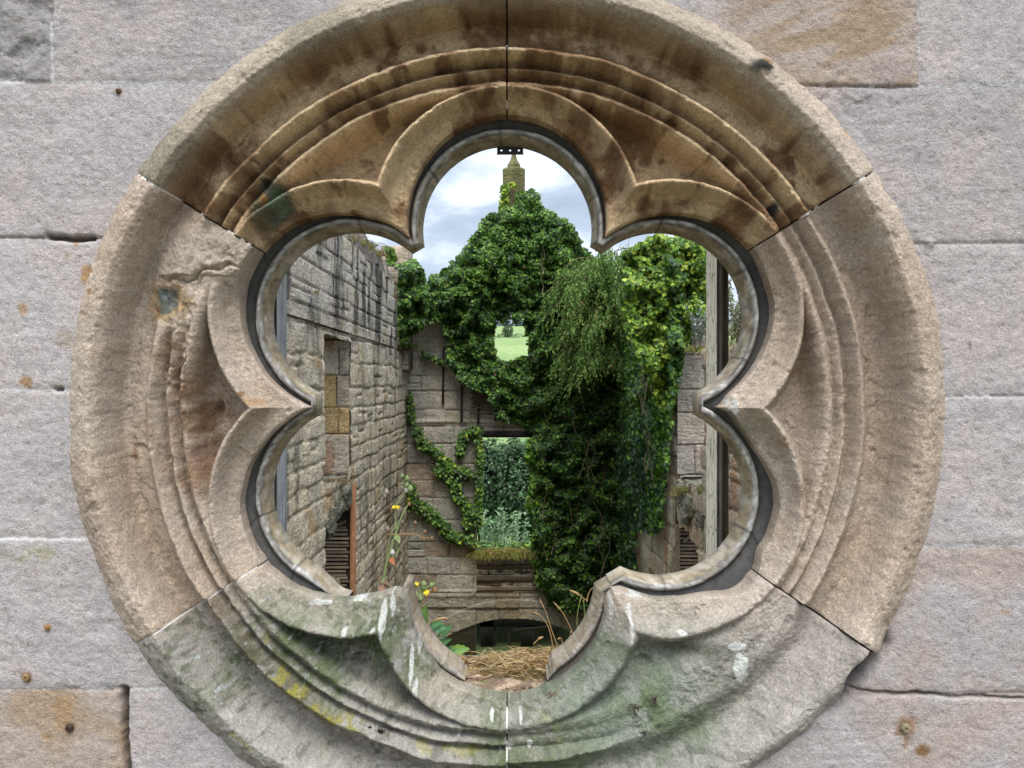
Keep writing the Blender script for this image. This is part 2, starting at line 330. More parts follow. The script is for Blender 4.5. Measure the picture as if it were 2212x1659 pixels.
    if vi in (3, 4):
        g = ss(-.35, .4, n1+.5*n2); tt = ss(1240, 1420, py+n1*60)
        C = mixc(C, sc(154, 150, 142), np.clip(tt, 0, 1)*.85)
        alg = tt*g*(1-.75*ss(1440, 1640, px-.3*(py-1400))) if vi == 3 else tt*g*ss(330, 620, px)
        C = mixc(C, sc(110, 118, 92), alg*.9)
        cr_ = fbm(px/11, py/11, 4, 171); C = mixc(C, sc(88, 96, 66), ss(.05, .35, cr_*.7+n1*.5)*tt*(.75 if vi == 4 else .55)); C = mixc(C, sc(172, 170, 160), ss(.12, .4, -cr_*.6-n1*.5)*tt*.5); C = mixc(C, sc(70, 66, 56), ss(.22, .5, fbm(px/24, py/9, 4, 175)+.3*n3)*tt*.5)
        if vi == 3: C = mixc(C, sc(176, 166, 158), ss(1500, 1800, px)*.75); C = mixc(C, sc(140, 150, 140), np.exp(-(((px-1370)/170)**2+((py-1530)/130)**2))*.6)
        C = mixc(C, sc(86, 102, 56), np.exp(-(((px-1400)/90)**2+((py-1530)/75)**2))*.7*ss(-.4, .3, n2))
        C = mixc(C, sc(84, 100, 58), np.exp(-(((px-730)/150)**2+((py-1440)/60)**2))*.75*ss(-.5, .3, n2))
        C = mixc(C, sc(70, 76, 52), np.exp(-(((px-1480)/110)**2+((py-1410)/16)**2))*.7)
        C = mixc(C, sc(66, 80, 44), np.exp(-(((px-700)/150)**2+((py-1415)/20)**2))*.55)
        d = polydist(px+n2*16, py+n1*12, [(455, 1290), (560, 1420), (700, 1560), (860, 1640)]); C = mixc(C, sc(92, 76, 58), np.exp(-(d/26)**2)*.7*ss(-.6, .2, n2)*(vi == 4))
        for pts, wd, s in (([(585, 1448), (640, 1490), (700, 1535), (760, 1560)], 13, 1.), ([(520, 1545), (580, 1580)], 6, .7), ([(900, 1600), (1010, 1625), (1060, 1625)], 8, .6), ([(1170, 1560), (1220, 1600), (1180, 1640)], 12, .35), ([(560, 1370), (570, 1390)], 6, .7)):
            d = polydist(px+n2*22, py+n1*14, pts); C = mixc(C, sc(150, 144, 62), ss(.35, 1.0, np.exp(-(d/wd)**2)*1.1+.75*fbm(px/7, py/5, 4, 77))*np.exp(-(d/wd/1.6)**2)*s*ss(-.15, .12, fbm(px/16, py/10, 4, 79))*.85)
        C = mixc(C, sc(178, 184, 184), ss(.28, .5, .6*fbm(px/9, py/9, 4, 41)+.5*n1)*tt*.7*(vi == 4))
        C = mixc(C, sc(70, 70, 58), ss(.3, .7, fbm(px/18, py/11, 4, 45)*.6+n1*.5)*tt*.55)
        C = mixc(C, sc(164, 152, 128), np.exp(-(((px-1000)/110)**2+((py-1500)/34)**2))*.6)
        # bird lime and pale strips along the ledges
        drop = [(822, 1345, 9, 34), (806, 1375, 8, 18), (842, 1318, 6, 24), (742, 1370, 7, 9), (884, 1440, 5, 40), (895, 1500, 6, 24), (990, 1590, 5, 12), (1240, 1400, 4, 30), (1226, 1460, 4, 28), (1250, 1345, 5, 34),
                (1365, 1330, 5, 22), (1366, 1365, 4, 26), (1603, 1445, 15, 32), (1594, 1400, 18, 10), (1475, 1370, 10, 7), (1400, 1300, 40, 6), (1370, 1280, 30, 5), (1062, 1560, 5, 9), (1125, 1560, 4, 14), (1100, 1620, 9, 9), (680, 1318, 30, 6),
                (1325, 1330, 5, 26), (915, 1330, 8, 30), (900, 1395, 6, 50), (1145, 1615, 6, 10), (760, 1310, 22, 7), (1050, 1490, 30, 6)]
        C = stains(px, py, C, [(x, y, a, b_, sc(212, 212, 206), .8) for x, y, a, b_ in drop], 60, .5)
    if vi == 2: C = stains(px, py, C, [(1603, 880, 7, 22, CW, .9), (1588, 895, 6, 30, CW, .8), (1598, 920, 4, 16, CW, .7)], 62, .4)
    C = stains(px, py, C, [(588, 432, 44, 52, sc(70, 80, 70), .9), (592, 428, 24, 30, sc(112, 126, 100), .9), (575, 395, 16, 14, sc(40, 42, 38), .8), (565, 430, 9, 16, sc(170, 120, 70), .8), (560, 470, 26, 46, sc(96, 100, 84), .6),
                           (360, 650, 54, 50, sc(172, 142, 96), .85), (358, 648, 31, 34, sc(84, 92, 88), .95), (350, 636, 14, 12, sc(122, 130, 128), .8), (372, 664, 10, 9, sc(120, 128, 126), .6), (340, 672, 9, 16, RUST, .5), (1622, 172, 28, 18, sc(38, 36, 34), .95), (1640, 155, 20, 10, sc(140, 104, 60), .7),
                           (1675, 450, 13, 17, sc(60, 64, 64), .95), (519, 854, 7, 7, RUST, .8), (1815, 300, 12, 14, sc(176, 130, 76), .7), (540, 870, 26, 10, sc(176, 130, 76), .5), (225, 636, 9, 9, sc(140, 100, 40), .7), (470, 910, 10, 12, RUST, .4)], 70)
    C = C*(1+.10*n3+.05*n2)[..., None]
    return u, v, Y, C
J = [math.radians(a) for a in (33, 90, 147.5, 212.5, 270, 326.5)]
G2 = .0022
# voussoir index: 0 top right, 1 top left, 5 left, 4 bottom left, 3 bottom right, 2 right
JG = {0: (J[0], J[1]), 1: (J[1], J[2]), 5: (J[2], J[3]), 4: (J[3], J[4]), 3: (J[4]-2*math.pi, J[5]-2*math.pi), 2: (J[5]-2*math.pi, J[0])}
win = thing('round_window', 'carved sandstone round window with six foils and a weathered timber lining, set in the ashlar wall', 'window', (WX, 0, WZ))
VN = {0: 'brown stained upper right voussoir with crisp mouldings', 1: 'brown stained upper left voussoir with a green grey patch', 2: 'pink worn right voussoir with a broken cusp',
      3: 'eroded lower right voussoir with green algae and bird lime', 4: 'green lower left voussoir with a yellow lichen streak', 5: 'pink left voussoir with a broken upper slab and round metal plug'}
for vi in range(6):
    a0, a1 = JG[vi]; n = int((a1-a0)/(2*math.pi)*1900)
    gap = {0: .0026, 1: .0026}.get(vi, .0022)
    th = np.linspace(a0+gap, a1-gap, n); t = np.linspace(0, 1, 215)
    TH, T = np.meshgrid(th, t, indexing='ij')
    u, v, Y, C = ring_surface(TH, T, vi)
    P = np.stack([u+WX, Y, v+WZ], -1); mb = MB(); mb.grid(P, C)
    def skirt(E, Cc, y1, flip):
        B = E.copy(); B[:, 1] = y1; mid = E.copy(); mid[:, 1] = E[:, 1]+.25*(y1-E[:, 1]); mb.grid(np.stack([E, mid, B], 1), np.stack([Cc*.9]*3, 1), flip=flip)
    skirt(P[:, 0], C[:, 0], .166, True); skirt(P[0], C[0], .2, False); skirt(P[-1], C[-1], .2, True)
    o = mb.build('voussoir', M_RING, win); o['label'] = VN[vi]
# mortar in the joints
mb = MB()
for j, (a, s) in enumerate(((J[0], .45), (J[1], .03), (J[2], .5), (J[3], .9), (J[4], .35), (J[5], .0))):
    th = np.array([a-.0028, a, a+.0028]); t = np.linspace(.02, .985, 260); TH, T = np.meshgrid(th, t, indexing='ij')
    vi = {0: 0, 1: 1, 2: 5, 3: 4, 4: 3, 5: 2}[j]; TT = TH-(2*math.pi if vi in (3,) else (2*math.pi if vi == 2 else 0))
    u, v, Y, C = ring_surface(TT, T, vi); nn = fbm(t*9, t*0+j, 3, 88)
    dep = np.where(nn < (s*1.1-.5), .0008, .014)[None, :]*np.ones_like(Y); 
    Cm = np.where((dep < .01)[..., None], sc(208, 204, 198), sc(46, 40, 34))
    mb.grid(np.stack([u+WX, Y+dep, v+WZ], -1), Cm)
mb.build('mortar_joint', M_MORT, win)
# timber lining that follows the foils
def lining_path(q, lim0, lim1, n=120, a0=None, a1=None):
    c = .2337/q
    sol = math.radians(120-math.degrees(math.acos(min(1, c)))) if c < 1 else math.radians(120)
    lo = -min(sol, lim0) if a0 is None else a0; hi = min(sol, lim1) if a1 is None else a1
    al = np.linspace(lo, hi, n); x = LD+q*np.cos(al); y = q*np.sin(al)
    def snap(x0, y0, s):                      # ends meet the bisector
        b = np.array([math.cos(math.radians(30)), s*math.sin(math.radians(30))]); k = x0*b[0]+y0*b[1]; return b*k
    p = np.stack([x, y], 1)
    if a0 is None: p = np.concatenate([[snap(x[0], y[0], -1)], p])
    if a1 is None: p = np.concatenate([p, [snap(x[-1], y[-1], 1)]])
    return p
CUSP = {0: 95, 60: 101, 120: 101, 180: 95, 240: 90, 300: 86}
TZ = .006
PROF = [(.085, .172), (.03, .172), (.0015, .172), (.0005, .180), (-.001, .180), (-.0015, .168), (-.005, .159), (-.011, .156), (-.017, .159), (-.021, .168), (-.0215, .186), (-.026, .192), (-.027, .240), (-.02, .246), (.05, .246)]
tf = bpy.data.objects.new('timber_lining', None); scene.collection.objects.link(tf); tf.parent = win; tf['label'] = 'grey timber lining behind the stone foils'
for k in range(6):
    a = math.radians(30+60*k); ca, sa = math.cos(a), math.sin(a); mb = MB()
    l0, l1 = math.radians(CUSP[60*k]), math.radians(CUSP[(60*k+60) % 360])
    for part in {4: ((None, -.42), (.40, None)), 3: ((None, 1.0),)}.get(k, ((None, None),)):
        rows = []
        for (dl, yy) in PROF:
            q = LR+dl+(0 if k != 4 or dl > .02 else (.024 if part[0] is None else .007)); p = lining_path(q, l0, l1, 120, part[0], part[1])
            th_ = np.arctan2(p[:, 1], p[:, 0]-LD)
            if k == 3:
                tp = 1-ss(.55, 1.0, th_); rr_ = np.hypot(p[:, 0]-LD, p[:, 1]); nr = LR+.02+(rr_-LR-.02)*(.05+.95*tp) if dl < .02 else rr_; p = np.stack([LD+nr*np.cos(th_), nr*np.sin(th_)], 1)
            if k == 4:                          # the foot of the lowest boards has rotted away
                tp = ss(.34, .56, np.abs(th_)+.03*fbm(th_*30, th_*0+dl*50, 3, 36)); rr_ = np.hypot(p[:, 0]-LD, p[:, 1]); nr = LR+.02+(rr_-LR-.02)*(.12+.88*tp) if dl < .02 else rr_
                p = np.stack([LD+nr*np.cos(th_), nr*np.sin(th_)], 1)
            rows.append(np.stack([p[:, 0]*ca-p[:, 1]*sa+WX, np.full(len(p), yy), p[:, 0]*sa+p[:, 1]*ca+WZ+TZ], -1))
        P = np.stack(rows, 1); n, m = P.shape[:2]; s_ = np.linspace(0, 1, n)[:, None]*np.ones((1, m))+(.5 if part[0] else 0); m_ = np.ones((n, 1))*np.arange(m)[None]
        nz = fbm(s_*22+k*7, m_*.7, 4, 30); nz2 = fbm(s_*60+k*7, m_*2, 3, 34); P[..., 1] += .0012*nz2*(m_ > 4)
        cut_ = .0035*ss(.15, .4, fbm(s_*12+k*5, m_*.25, 3, 39))*(m_ > 5); P[..., 1] += cut_
        bead = (m_ > 4.5)
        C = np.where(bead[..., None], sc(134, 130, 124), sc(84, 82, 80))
        C = mixc(C, sc(108, 92, 70), bead*ss(.0, .35, nz)*.7); C = mixc(C, sc(204, 202, 198), bead*ss(.05, .3, -nz+.3*nz2)*.75); C = mixc(C, sc(150, 134, 100), bead*(m_ > 8.5)*.6); C = mixc(C, sc(196, 194, 188), np.exp(-((m_-7.4)/.5)**2)*ss(-.35, .1, nz)*.7)
        C = mixc(C, sc(62, 58, 54), ss(.1, .45, nz2)*.55)
        for q_ in (.17, .5, .78): C = mixc(C, sc(40, 38, 36), np.exp(-((s_-q_-.02*math.sin(k*3+q_*9))/.003)**2)*.8)
        ck = np.exp(-((m_-8.2-1.2*fbm(s_*9+k, s_*0, 3, 37))/.45)**2)*ss(-.2, .3, fbm(s_*14+k*3, s_*0+2, 3, 38)); C = mixc(C, sc(50, 46, 42), ck*.8)
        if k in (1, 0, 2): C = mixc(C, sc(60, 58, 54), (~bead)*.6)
        if k == 4: C = mixc(C, sc(128, 116, 100), np.ones_like(nz)*.55)
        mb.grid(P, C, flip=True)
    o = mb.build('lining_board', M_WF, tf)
# iron bracket with three holes at the head of the top foil
mb = MB(); cxx, yb, zt = at(1102, 324, D0+.236); wdt, hh = .0235, .023; dk = sc(40, 38, 40)
for i in (-1, 0, 1):
    th = np.arange(24)*2*np.pi/24+np.pi/4; sq = np.stack([np.cos(th), np.sin(th)], 1); sq = sq/np.abs(sq).max(1)[:, None]*[wdt/2, hh/2]; ci = np.stack([np.cos(th), np.sin(th)], 1)*.0032
    for y0, fl in ((yb-.003, False), (yb+.003, True)):
        A = np.stack([sq[:, 0]+cxx+i*wdt, np.full(24, y0), sq[:, 1]+zt], 1); B = np.stack([ci[:, 0]+cxx+i*wdt, np.full(24, y0), ci[:, 1]+zt-.002], 1)
        A = np.vstack([A, A[:1]]); B = np.vstack([B, B[:1]]); mb.grid(np.stack([A, B], 1), dk, flip=fl)
        if y0 < yb: B0 = B
    mb.grid(np.stack([B0, B], 1), dk)
mb.box((cxx-1.5*wdt, yb-.003, zt+hh/2), (cxx+1.5*wdt, yb+.003, zt+hh/2+.03), dk); mb.box((cxx-1.5*wdt-.001, yb-.0035, zt-hh/2-.001), (cxx+1.5*wdt+.001, yb+.0035, zt-hh/2), dk)
mb.build('iron_bracket', M_IRON, win, smooth=False)
# ---------------------------------------------------------------- ashlar wall
HJ_L = [-830, -490, -155, 178, 513, 843, 1165, 1487, 1815, 2140, 2470, 2800]
HJ_R = [-820, -480, -150, 185, 525, 857, 1180, 1500, 1830, 2150, 2475, 2800]
def ashlar(px, py):
    wv = fbm(px/150, py*0+3, 3, 90)*3+fbm(px/14, py*0+8, 2, 93)*1.5
    ppy = py+wv; left = px < CX; dj = np.full(px.shape, 1e9); tone = np.zeros(px.shape); idx = np.zeros(px.shape, int); hz = np.zeros(px.shape)
    for side, HJ in ((True, HJ_L), (False, HJ_R)):
        s = left == side; k = np.searchsorted(HJ, ppy[s])
        a = np.array([-1e5]+HJ+[1e5]); d = np.minimum(np.abs(ppy[s]-a[k]), np.abs(a[k+1]-ppy[s])); dv = np.full(d.shape, 1e9); blk = np.zeros(d.shape, int); x = px[s]+fbm(ppy[s]/20, ppy[s]*0+5, 3, 96)*3
        for c in range(len(HJ)+1):
            q = k == c
            if not q.any(): continue
            if side: xs = {3: [112], 8: [270]}.get(c, [])
            else: xs = {3: [1420, 1985]}.get(c, [])
            r = np.random.default_rng(c*7+side); 
            if side: xs = [-2600, -1900-r.random()*300, -1150-r.random()*200, -520-r.random()*300]+xs
            else: xs = xs+[2620+r.random()*300, 3300+r.random()*200, 3950, 4700]
            if c <= 2 or c > 8: xs = xs+([480-140*(c % 2)] if side else [1500+150*(c % 2)])
            xs = np.array(sorted([-1e5]+xs+[1e5])); kk = np.searchsorted(xs, x[q]); kk = np.clip(kk, 1, len(xs)-1)
            dv[q] = np.minimum(np.abs(x[q]-xs[kk-1]), np.abs(xs[kk]-x[q])); blk[q] = kk
        dj[s] = np.minimum(d, dv); idx[s] = k*31+blk*7+(0 if side else 500); hz[s] = d
    return dj, idx
def ashlar_surface(px, py):
    dj, idx = ashlar(px, py); rb = np.random.default_rng(5).random((2000, 4))[idx % 2000]
    n1 = fbm(px/120, py/120, 4, 100); n2 = fbm(px/40, py/40, 4, 104); n3 = fbm(px/16, py/16, 3, 108)
    jw = 3+2.0*ss(-.2, .6, fbm(px/60, py/60, 3, 111)); Y = (rb[..., 0]-.5)*.004+.0035*np.exp(-(dj/jw)**2)+.0014*np.exp(-(dj/12)**2)
    Y = Y+.0028*n1+.0018*n2+.0014*n3+.0008*fbm(px/6, py/6, 3, 115)
    base = sc(182, 175, 174); C = np.broadcast_to(base, px.shape+(3,))*(1+(rb[..., 1:2]-.5)*.20)*(1+.10*fbm(px/140, py/12, 3, 99))[..., None]
    C = mixc(C, sc(196, 182, 176), ss(-.3, .6, n1)*.55); C = mixc(C, sc(150, 118, 88), ss(.55, .72, fbm(px/11, py/11, 3, 117))*.5)
    C = mixc(C, sc(150, 146, 148), ss(.1, .6, n2)*.35)
    # warmer next to the window and in the brown blocks
    brn = ((px > 1430) & (px < 1985) & (py < 185)); C = mixc(C, sc(164, 140, 116), brn*(.45+.5*ss(-.3, .4, fbm(px/90+py/50, py/60, 4, 120)))*ss(1350, 1750, px+n1*120))
    bl = ((px < 270) & (py > 1487)); C = mixc(C, sc(172, 150, 128), bl*(.5+.5*ss(-.3, .3, n1)))
    bl = ((px < 112) & (py < 178)); C = mixc(C, sc(150, 146, 144), bl*.8); Y = Y+bl*.008*n2
    C = mixc(C, sc(178, 160, 148), ((px > 1800) & (py > 1180))*ss(-.4, .4, n1+.3*n2)*.6)
    # joints: white pointing here, dark open gaps there
    wh = np.zeros(px.shape)
    for (pts, s) in (([(0, 176), (200, 181), (460, 181)], .9), ([(112, 60), (112, 178)], .7), ([(0, 513), (210, 513)], .3), ([(0, 843), (150, 843)], .9), ([(0, 1165), (190, 1165)], 1), ([(0, 1487), (360, 1487)], .6),
                     ([(2000, 186), (2212, 186)], .85), ([(1650, 182), (1985, 185)], .3), ([(1985, 0), (1985, 185)], .5), ([(2000, 525), (2212, 525)], .35), ([(2040, 857), (2212, 857)], .45), ([(1990, 1180), (2212, 1180)], .8)):
        d = polydist(px, py, pts); wh = np.maximum(wh, s*(d < 14))
    jm = np.exp(-(dj/2.6)**2); m = jm*ss(.45, .6, wh+.35*fbm(px/25, py/25, 3, 130)); C = mixc(C, sc(208, 206, 206), np.clip(m*1.1, 0, 1)); Y = Y-m*.003
    C = mixc(C, sc(120, 110, 104), jm*(1-ss(.3, .6, wh))*.5)
    for pts, wd, dep in (([(105, 512), (165, 515), (200, 513)], 5, .03), ([(120, 841), (132, 841)], 4, .02), ([(268, 1490), (268, 1600), (276, 1659), (276, 1760)], 6, .04), ([(1796, 1508), (1850, 1450), (1893, 1388)], 22, .07), ([(1810, 1490), (2000, 1502), (2212, 1510)], 3, .012)):
        d = polydist(px+n3*4, py+n2*5, pts); g = np.exp(-(d/wd)**2); Y = Y+dep*g; C = mixc(C, sc(70, 66, 58), g*.6)  # open gaps cut in; shadow beside the lower right stone also painted dark
    # wall stones dressed back round the window
    rr = np.hypot(px-1095, py-883); 
    for pts in ([(1990, 520), (2020, 528)],):
        d = polydist(px, py, pts); Y = Y-.008*np.exp(-(d/9)**2)*ss(-.2, .3, n3)
    fl = (px > 1500) & (py < 480) & (px < 1900); C = mixc(C, sc(168, 140, 110), fl*np.exp(-(((px-1700)/90)**2+((py-200)/60)**2))*.5)
    Y = Y+.004*ss(.1, .35, n2)*np.exp(-(((px-1780)/130)**2+((py-250)/110)**2))+.004*ss(.1, .35, n2)*np.exp(-(((px-50)/80)**2+((py-90)/90)**2))
    pit = ss(.50, .70, fbm(px/8, py/8, 3, 161)); Y = Y+.0018*pit; C = mixc(C, sc(120, 110, 106), pit*.2)
    bed = ss(.15, .5, fbm(px/70, py/7, 3, 163))*ss(.0, .4, fbm(px/160, py/160, 2, 166)); Y = Y+.0006*bed; C = mixc(C, sc(172, 160, 150), bed*.15)
    LIST = [(258, 198, 9, 7, RUST, .9), (257, 198, 3, 3, sc(40, 30, 25), .9), (48, 668, 12, 14, ORG, .7), (57, 825, 15, 16, sc(158, 122, 70), .8), (187, 597, 16, 26, ORG, .85), (162, 525, 8, 8, ORG, .7), (142, 552, 7, 6, ORG, .5),
            (104, 1356, 9, 9, ORG, .8), (58, 1463, 14, 13, sc(130, 92, 44), .9), (58, 1463, 7, 6, sc(160, 140, 100), .7), (150, 1572, 13, 12, sc(70, 50, 34), .95), (135, 1545, 30, 45, ORG, .45), (102, 1590, 12, 10, ORG, .5),
            (1955, 1573, 26, 26, sc(140, 96, 54), .75), (1955, 1573, 13, 13, sc(138, 128, 106), .9), (1955, 1608, 7, 16, sc(150, 104, 60), .55), (1992, 1623, 17, 15, sc(128, 94, 48), .9), (1815, 300, 11, 14, sc(180, 134, 80), .7),
            (2096, 745, 5, 12, sc(120, 80, 80), .6), (2170, 1322, 13, 9, sc(178, 140, 110), .5), (1900, 690, 12, 36, sc(170, 130, 90), .4), (140, 735, 22, 24, sc(158, 140, 110), .4), (8, 785, 6, 6, RUST, .5), (430, 1650, 10, 4, CW, .9), (440, 1655, 4, 8, CW, .8)]
    C = stains(px, py, C, LIST, 140)
    C = mixc(C, sc(164, 158, 110), np.exp(-(((px-90)/90)**2+((py-1198)/22)**2))*.5*ss(-.3, .3, n2))
    return Y, C
K0 = D0/F
wall = thing('ashlar_wall', 'pinkish grey sandstone ashlar wall filling the foreground, with rust spots and white pointing', 'wall', (0, 0, 0))
mb = MB()
def wall_patch(x0, x1, y0, y1, st, hole=True):
    x = np.arange(x0, x1+.01, st); y = np.arange(y0, y1+.01, st); PX, PY = np.meshgrid(x, y, indexing='ij')
    Y, C = ashlar_surface(PX, PY); X = (PX-CX)*K0; Z = ZC-(PY-CY)*K0; mask = None
    if hole:
        r = np.hypot(X-WX, Z-WZ); rc = .25*(r[:-1, :-1]+r[1:, :-1]+r[:-1, 1:]+r[1:, 1:]); mask = rc > .985
    mb.grid(np.stack([X, Y, Z], -1), C, mask, flip=False)
wall_patch(-200, 2420, -200, 1860, 3)
for (a, b, c, d) in ((-4000, -200, -2000, 6770), (2420, 6200, -2000, 6770), (-200, 2420, -2000, -200), (-200, 2420, 1860, 6770)): wall_patch(a, b, c, d, 20, False)
mb.build('ashlar_face', M_ASH, wall)
mb = MB(); th = np.linspace(0, 2*np.pi, 97); sq = np.stack([np.cos(th), np.sin(th)], 1); sqo = sq/np.abs(sq).max(1)[:, None]; c1 = sc(150, 140, 130)
rings = []
for (rad, yy, shape) in ((1.2, .06, 's'), (1.0, .06, 'c'), (1.0, .26, 'c'), (1.0, .262, 'c'), (1.0, .46, 'c'), (1.2, .46, 's')):
    q = (sqo if shape == 's' else sq)*rad; rings.append(np.stack([q[:, 0]+WX, np.full(97, yy), q[:, 1]+WZ], -1))
mb.grid(np.stack(rings, 0), c1)
for (xa, xb, za, zb) in ((-5.6, WX-1.2, 0, 9.7), (WX+1.2, 5.6, 0, 9.7), (WX-1.2, WX+1.2, 0, WZ-1.2), (WX-1.2, WX+1.2, WZ+1.2, 9.7)):
    mb.box((xa, .06, za), (xb, .46, zb), c1)
mb.build('wall_core', M_RUB, wall, smooth=False)
def bolt(px, py, r, c, hexa=False):
    m = MB(); x = (px-CX)*K0; z = ZC-(py-CY)*K0; n = 6 if hexa else 12; th = np.arange(n+1)*2*np.pi/n; rows = []
    for (rad, yy) in ((r, .006), (r, -.004), (r*.8, -.007), (r*.35, -.0075), (r*.3, -.004), (.0001, -.004)):
        rows.append(np.stack([x+rad*np.cos(th), np.full(n+1, yy), z+rad*np.sin(th)], -1))
    m.grid(np.stack(rows, 0), c); m.build('rusty_bolt', M_RUST, wall, smooth=False)
for a in ((1955, 1573, .013, sc(128, 116, 92), True), (257, 198, .006, sc(92, 62, 40)), (58, 1463, .009, sc(140, 112, 76)), (150, 1572, .009, sc(62, 46, 34)), (104, 1356, .006, sc(140, 104, 60))): bolt(*a)
# ---------------------------------------------------------------- posts and sill behind the window
def fluted_post(x_in, x_out, Y0, Y1, label, grp, sgn):
    t = thing('timber_post', label, 'post', ((x_in+x_out)/2, (Y0+Y1)/2, ZC-1.6), grp)
    # front face has mouldings (stepped), inner face carries peeling paint
    prof = []; n = 24
    for i in range(n+1):
        s = i/n; x = x_in+(x_out-x_in)*s; y = Y0+.006*(1-abs(math.cos(s*math.pi*2.5)))+(.010 if s > .55 else 0); prof.append((x, y))
    prof += [(x_out, Y1)]; prof = np.array(prof); zs = np.linspace(ZC-1.3, ZC+1.3, 90)
    m = MB(); P = np.zeros((len(prof), 90, 3)); P[..., 0] = prof[:, :1]; P[..., 1] = prof[:, 1:]; P[..., 2] = zs[None]
    C = np.broadcast_to(sc(96, 80, 60), P.shape)*1.; C = mixc(C, sc(132, 130, 124), np.broadcast_to((np.arange(len(prof)) < 9)[:, None], P.shape[:2])*.8)
    m.grid(P, C, flip=sgn < 0); m.build('moulded_face', M_WZ, t)
    m = MB(); ys = np.linspace(Y0, Y1, 8); P = np.zeros((8, 90, 3)); P[..., 0] = x_in; P[..., 1] = ys[:, None]; P[..., 2] = zs[None]; P[:, :, 0] += .001*np.sin(ys*200)[:, None]
    m.grid(P, sc(168, 158, 128) if sgn > 0 else sc(160, 160, 160), flip=sgn > 0); m.build('reveal_face', M_PEEL if sgn > 0 else M_WZ, t)
    m = MB(); m.box((min(x_in, x_out)+.001, Y1-.004, ZC-1.3), (max(x_in, x_out)-.001, Y1+.001, ZC+1.3), sc(100, 90, 76)); m.build('back_face', M_WZ, t)
fluted_post(.624, .664, .50, .63, 'upright timber post with flaking cream paint, seen through the right foils', 'window posts', 1)
fluted_post(-.716, -.752, .50, .60, 'grey bare timber post seen at the left edge of the left foils', 'window posts', -1)
ZS = ZC-.815
mb = MB(); xs = np.linspace(-.62, .62, 200); ys = np.linspace(.17, .45, 60); X, Y = np.meshgrid(xs, ys, indexing='ij')
Zs = ZS+.004*fbm(X*6, Y*60, 3, 150)+.003*fbm(X*3, Y*90, 2, 155)-.006*ss(.4, .45, Y)
mb.grid(np.stack([X, Y, Zs], -1), mixc(np.broadcast_to(sc(150, 132, 116), X.shape+(3,)), sc(92, 76, 62), ss(0, .4, fbm(X*5, Y*50, 3, 157))))
mb.box((-.62, .262, ZS-.14), (.62, .45, ZS-.012), sc(140, 124, 108))
tag(mb.build('sill_beam', M_WX, loc=(0, .3, ZS-.14)), 'split weathered timber sill under the dry grass in the bottom foil', 'sill')
# ---------------------------------------------------------------- masonry sheets of the ruin
def masonry(U, V, ch, bw, seed, irr=.02, split=.0):
    r = np.random.default_rng(seed); Vw = V+irr*fbm(U*1.1, V*1.1, 3, seed+1); Uw = U+irr*fbm(U*1.3+9, V*1.7, 3, seed+4)
    e = [V.min()-1]; 
    while e[-1] < V.max()+1: e.append(e[-1]+ch*(.7+.65*r.random()))
    e = np.array(e); k = np.clip(np.searchsorted(e, Vw), 1, len(e)-1); dj = np.minimum(Vw-e[k-1], e[k]-Vw); R = np.zeros(U.shape+(4,)); dc = np.full(U.shape, 1.)
    for c in range(1, len(e)):
        q = k == c
        b = [U.min()-1-r.random()]
        while b[-1] < U.max()+1: b.append(b[-1]+bw*(.55+.9*r.random()))
        b = np.array(b); tab = r.random((len(b)+1, 4))
        if not q.any(): continue
        kk = np.clip(np.searchsorted(b, Uw[q]), 1, len(b)-1); dj[q] = np.minimum(dj[q], np.minimum(Uw[q]-b[kk-1], b[kk]-Uw[q])); rq = tab[kk]
        sp = rq[:, 3] < split; mid = e[c-1]+(e[c]-e[c-1])*(.38+.3*rq[:, 2]); dv_ = Vw[q]-mid; dq = dj[q]; dq = np.where(sp, np.minimum(dq, np.abs(dv_)), dq); dj[q] = dq
        alt = np.roll(tab, 3, 0)[kk]; rq = np.where((sp & (dv_ > 0))[:, None], alt, rq); R[q] = rq
    return dj, R
PAL = [sc(196, 186, 168), sc(184, 178, 162), sc(198, 182, 162), sc(172, 166, 150), sc(200, 186, 152), sc(186, 172, 154)]
def stonecol(R, U, V, seed):
    k = (R[..., 1]*len(PAL)).astype(int).clip(0, len(PAL)-1); C = np.array(PAL)[k]*(.82+.36*R[..., 2:3])
    n = fbm(U*2.3, V*2.3, 4, seed); C = mixc(C, sc(100, 98, 88), ss(.05, .55, n)*.5); return mixc(C, sc(182, 170, 152), ss(.2, .6, -n)*.4)
def sheet(mb, org, ud, vd, nd, us, vs_, ch, bw, seed, mask=None, colf=None, hf=None, rough=.022, jd=.04, jw=.014, flip=False, irr=.02, split=.15):
    U, V = np.meshgrid(us, vs_, indexing='ij'); dj, R = masonry(U, V, ch, bw, seed, irr, split)
    H = (R[..., 0]-.5)*rough*1.6-jd*np.exp(-(dj/jw)**2)-.2*rough*np.exp(-(dj/(jw*3))**2)+rough*.8*fbm(U*7, V*7, 4, seed+9)
    if hf is not None: H = H+hf(U, V)
    C = stonecol(R, U, V, seed+20); C = mixc(C, sc(70, 64, 56), np.exp(-(dj/(jw*.8))**2)*.55)
    if colf is not None: C = colf(U, V, C, R)
    o = np.array(org, float); P = o+U[..., None]*np.array(ud, float)+V[..., None]*np.array(vd, float)+H[..., None]*np.array(nd, float)
    mk = None
    if mask is not None:
        k = mask(U, V); mk = k[:-1, :-1] & k[1:, :-1] & k[:-1, 1:] & k[1:, 1:]
    mb.grid(P, C, mk, flip=flip)
XL, XR, ZB = -2.3, 2.34, 16.9            # left wall, right wall, gable distance from the camera
ON, OF = 9.47, 10.94                      # near and far edges of the side openings
rel = lambda z: z-ZC
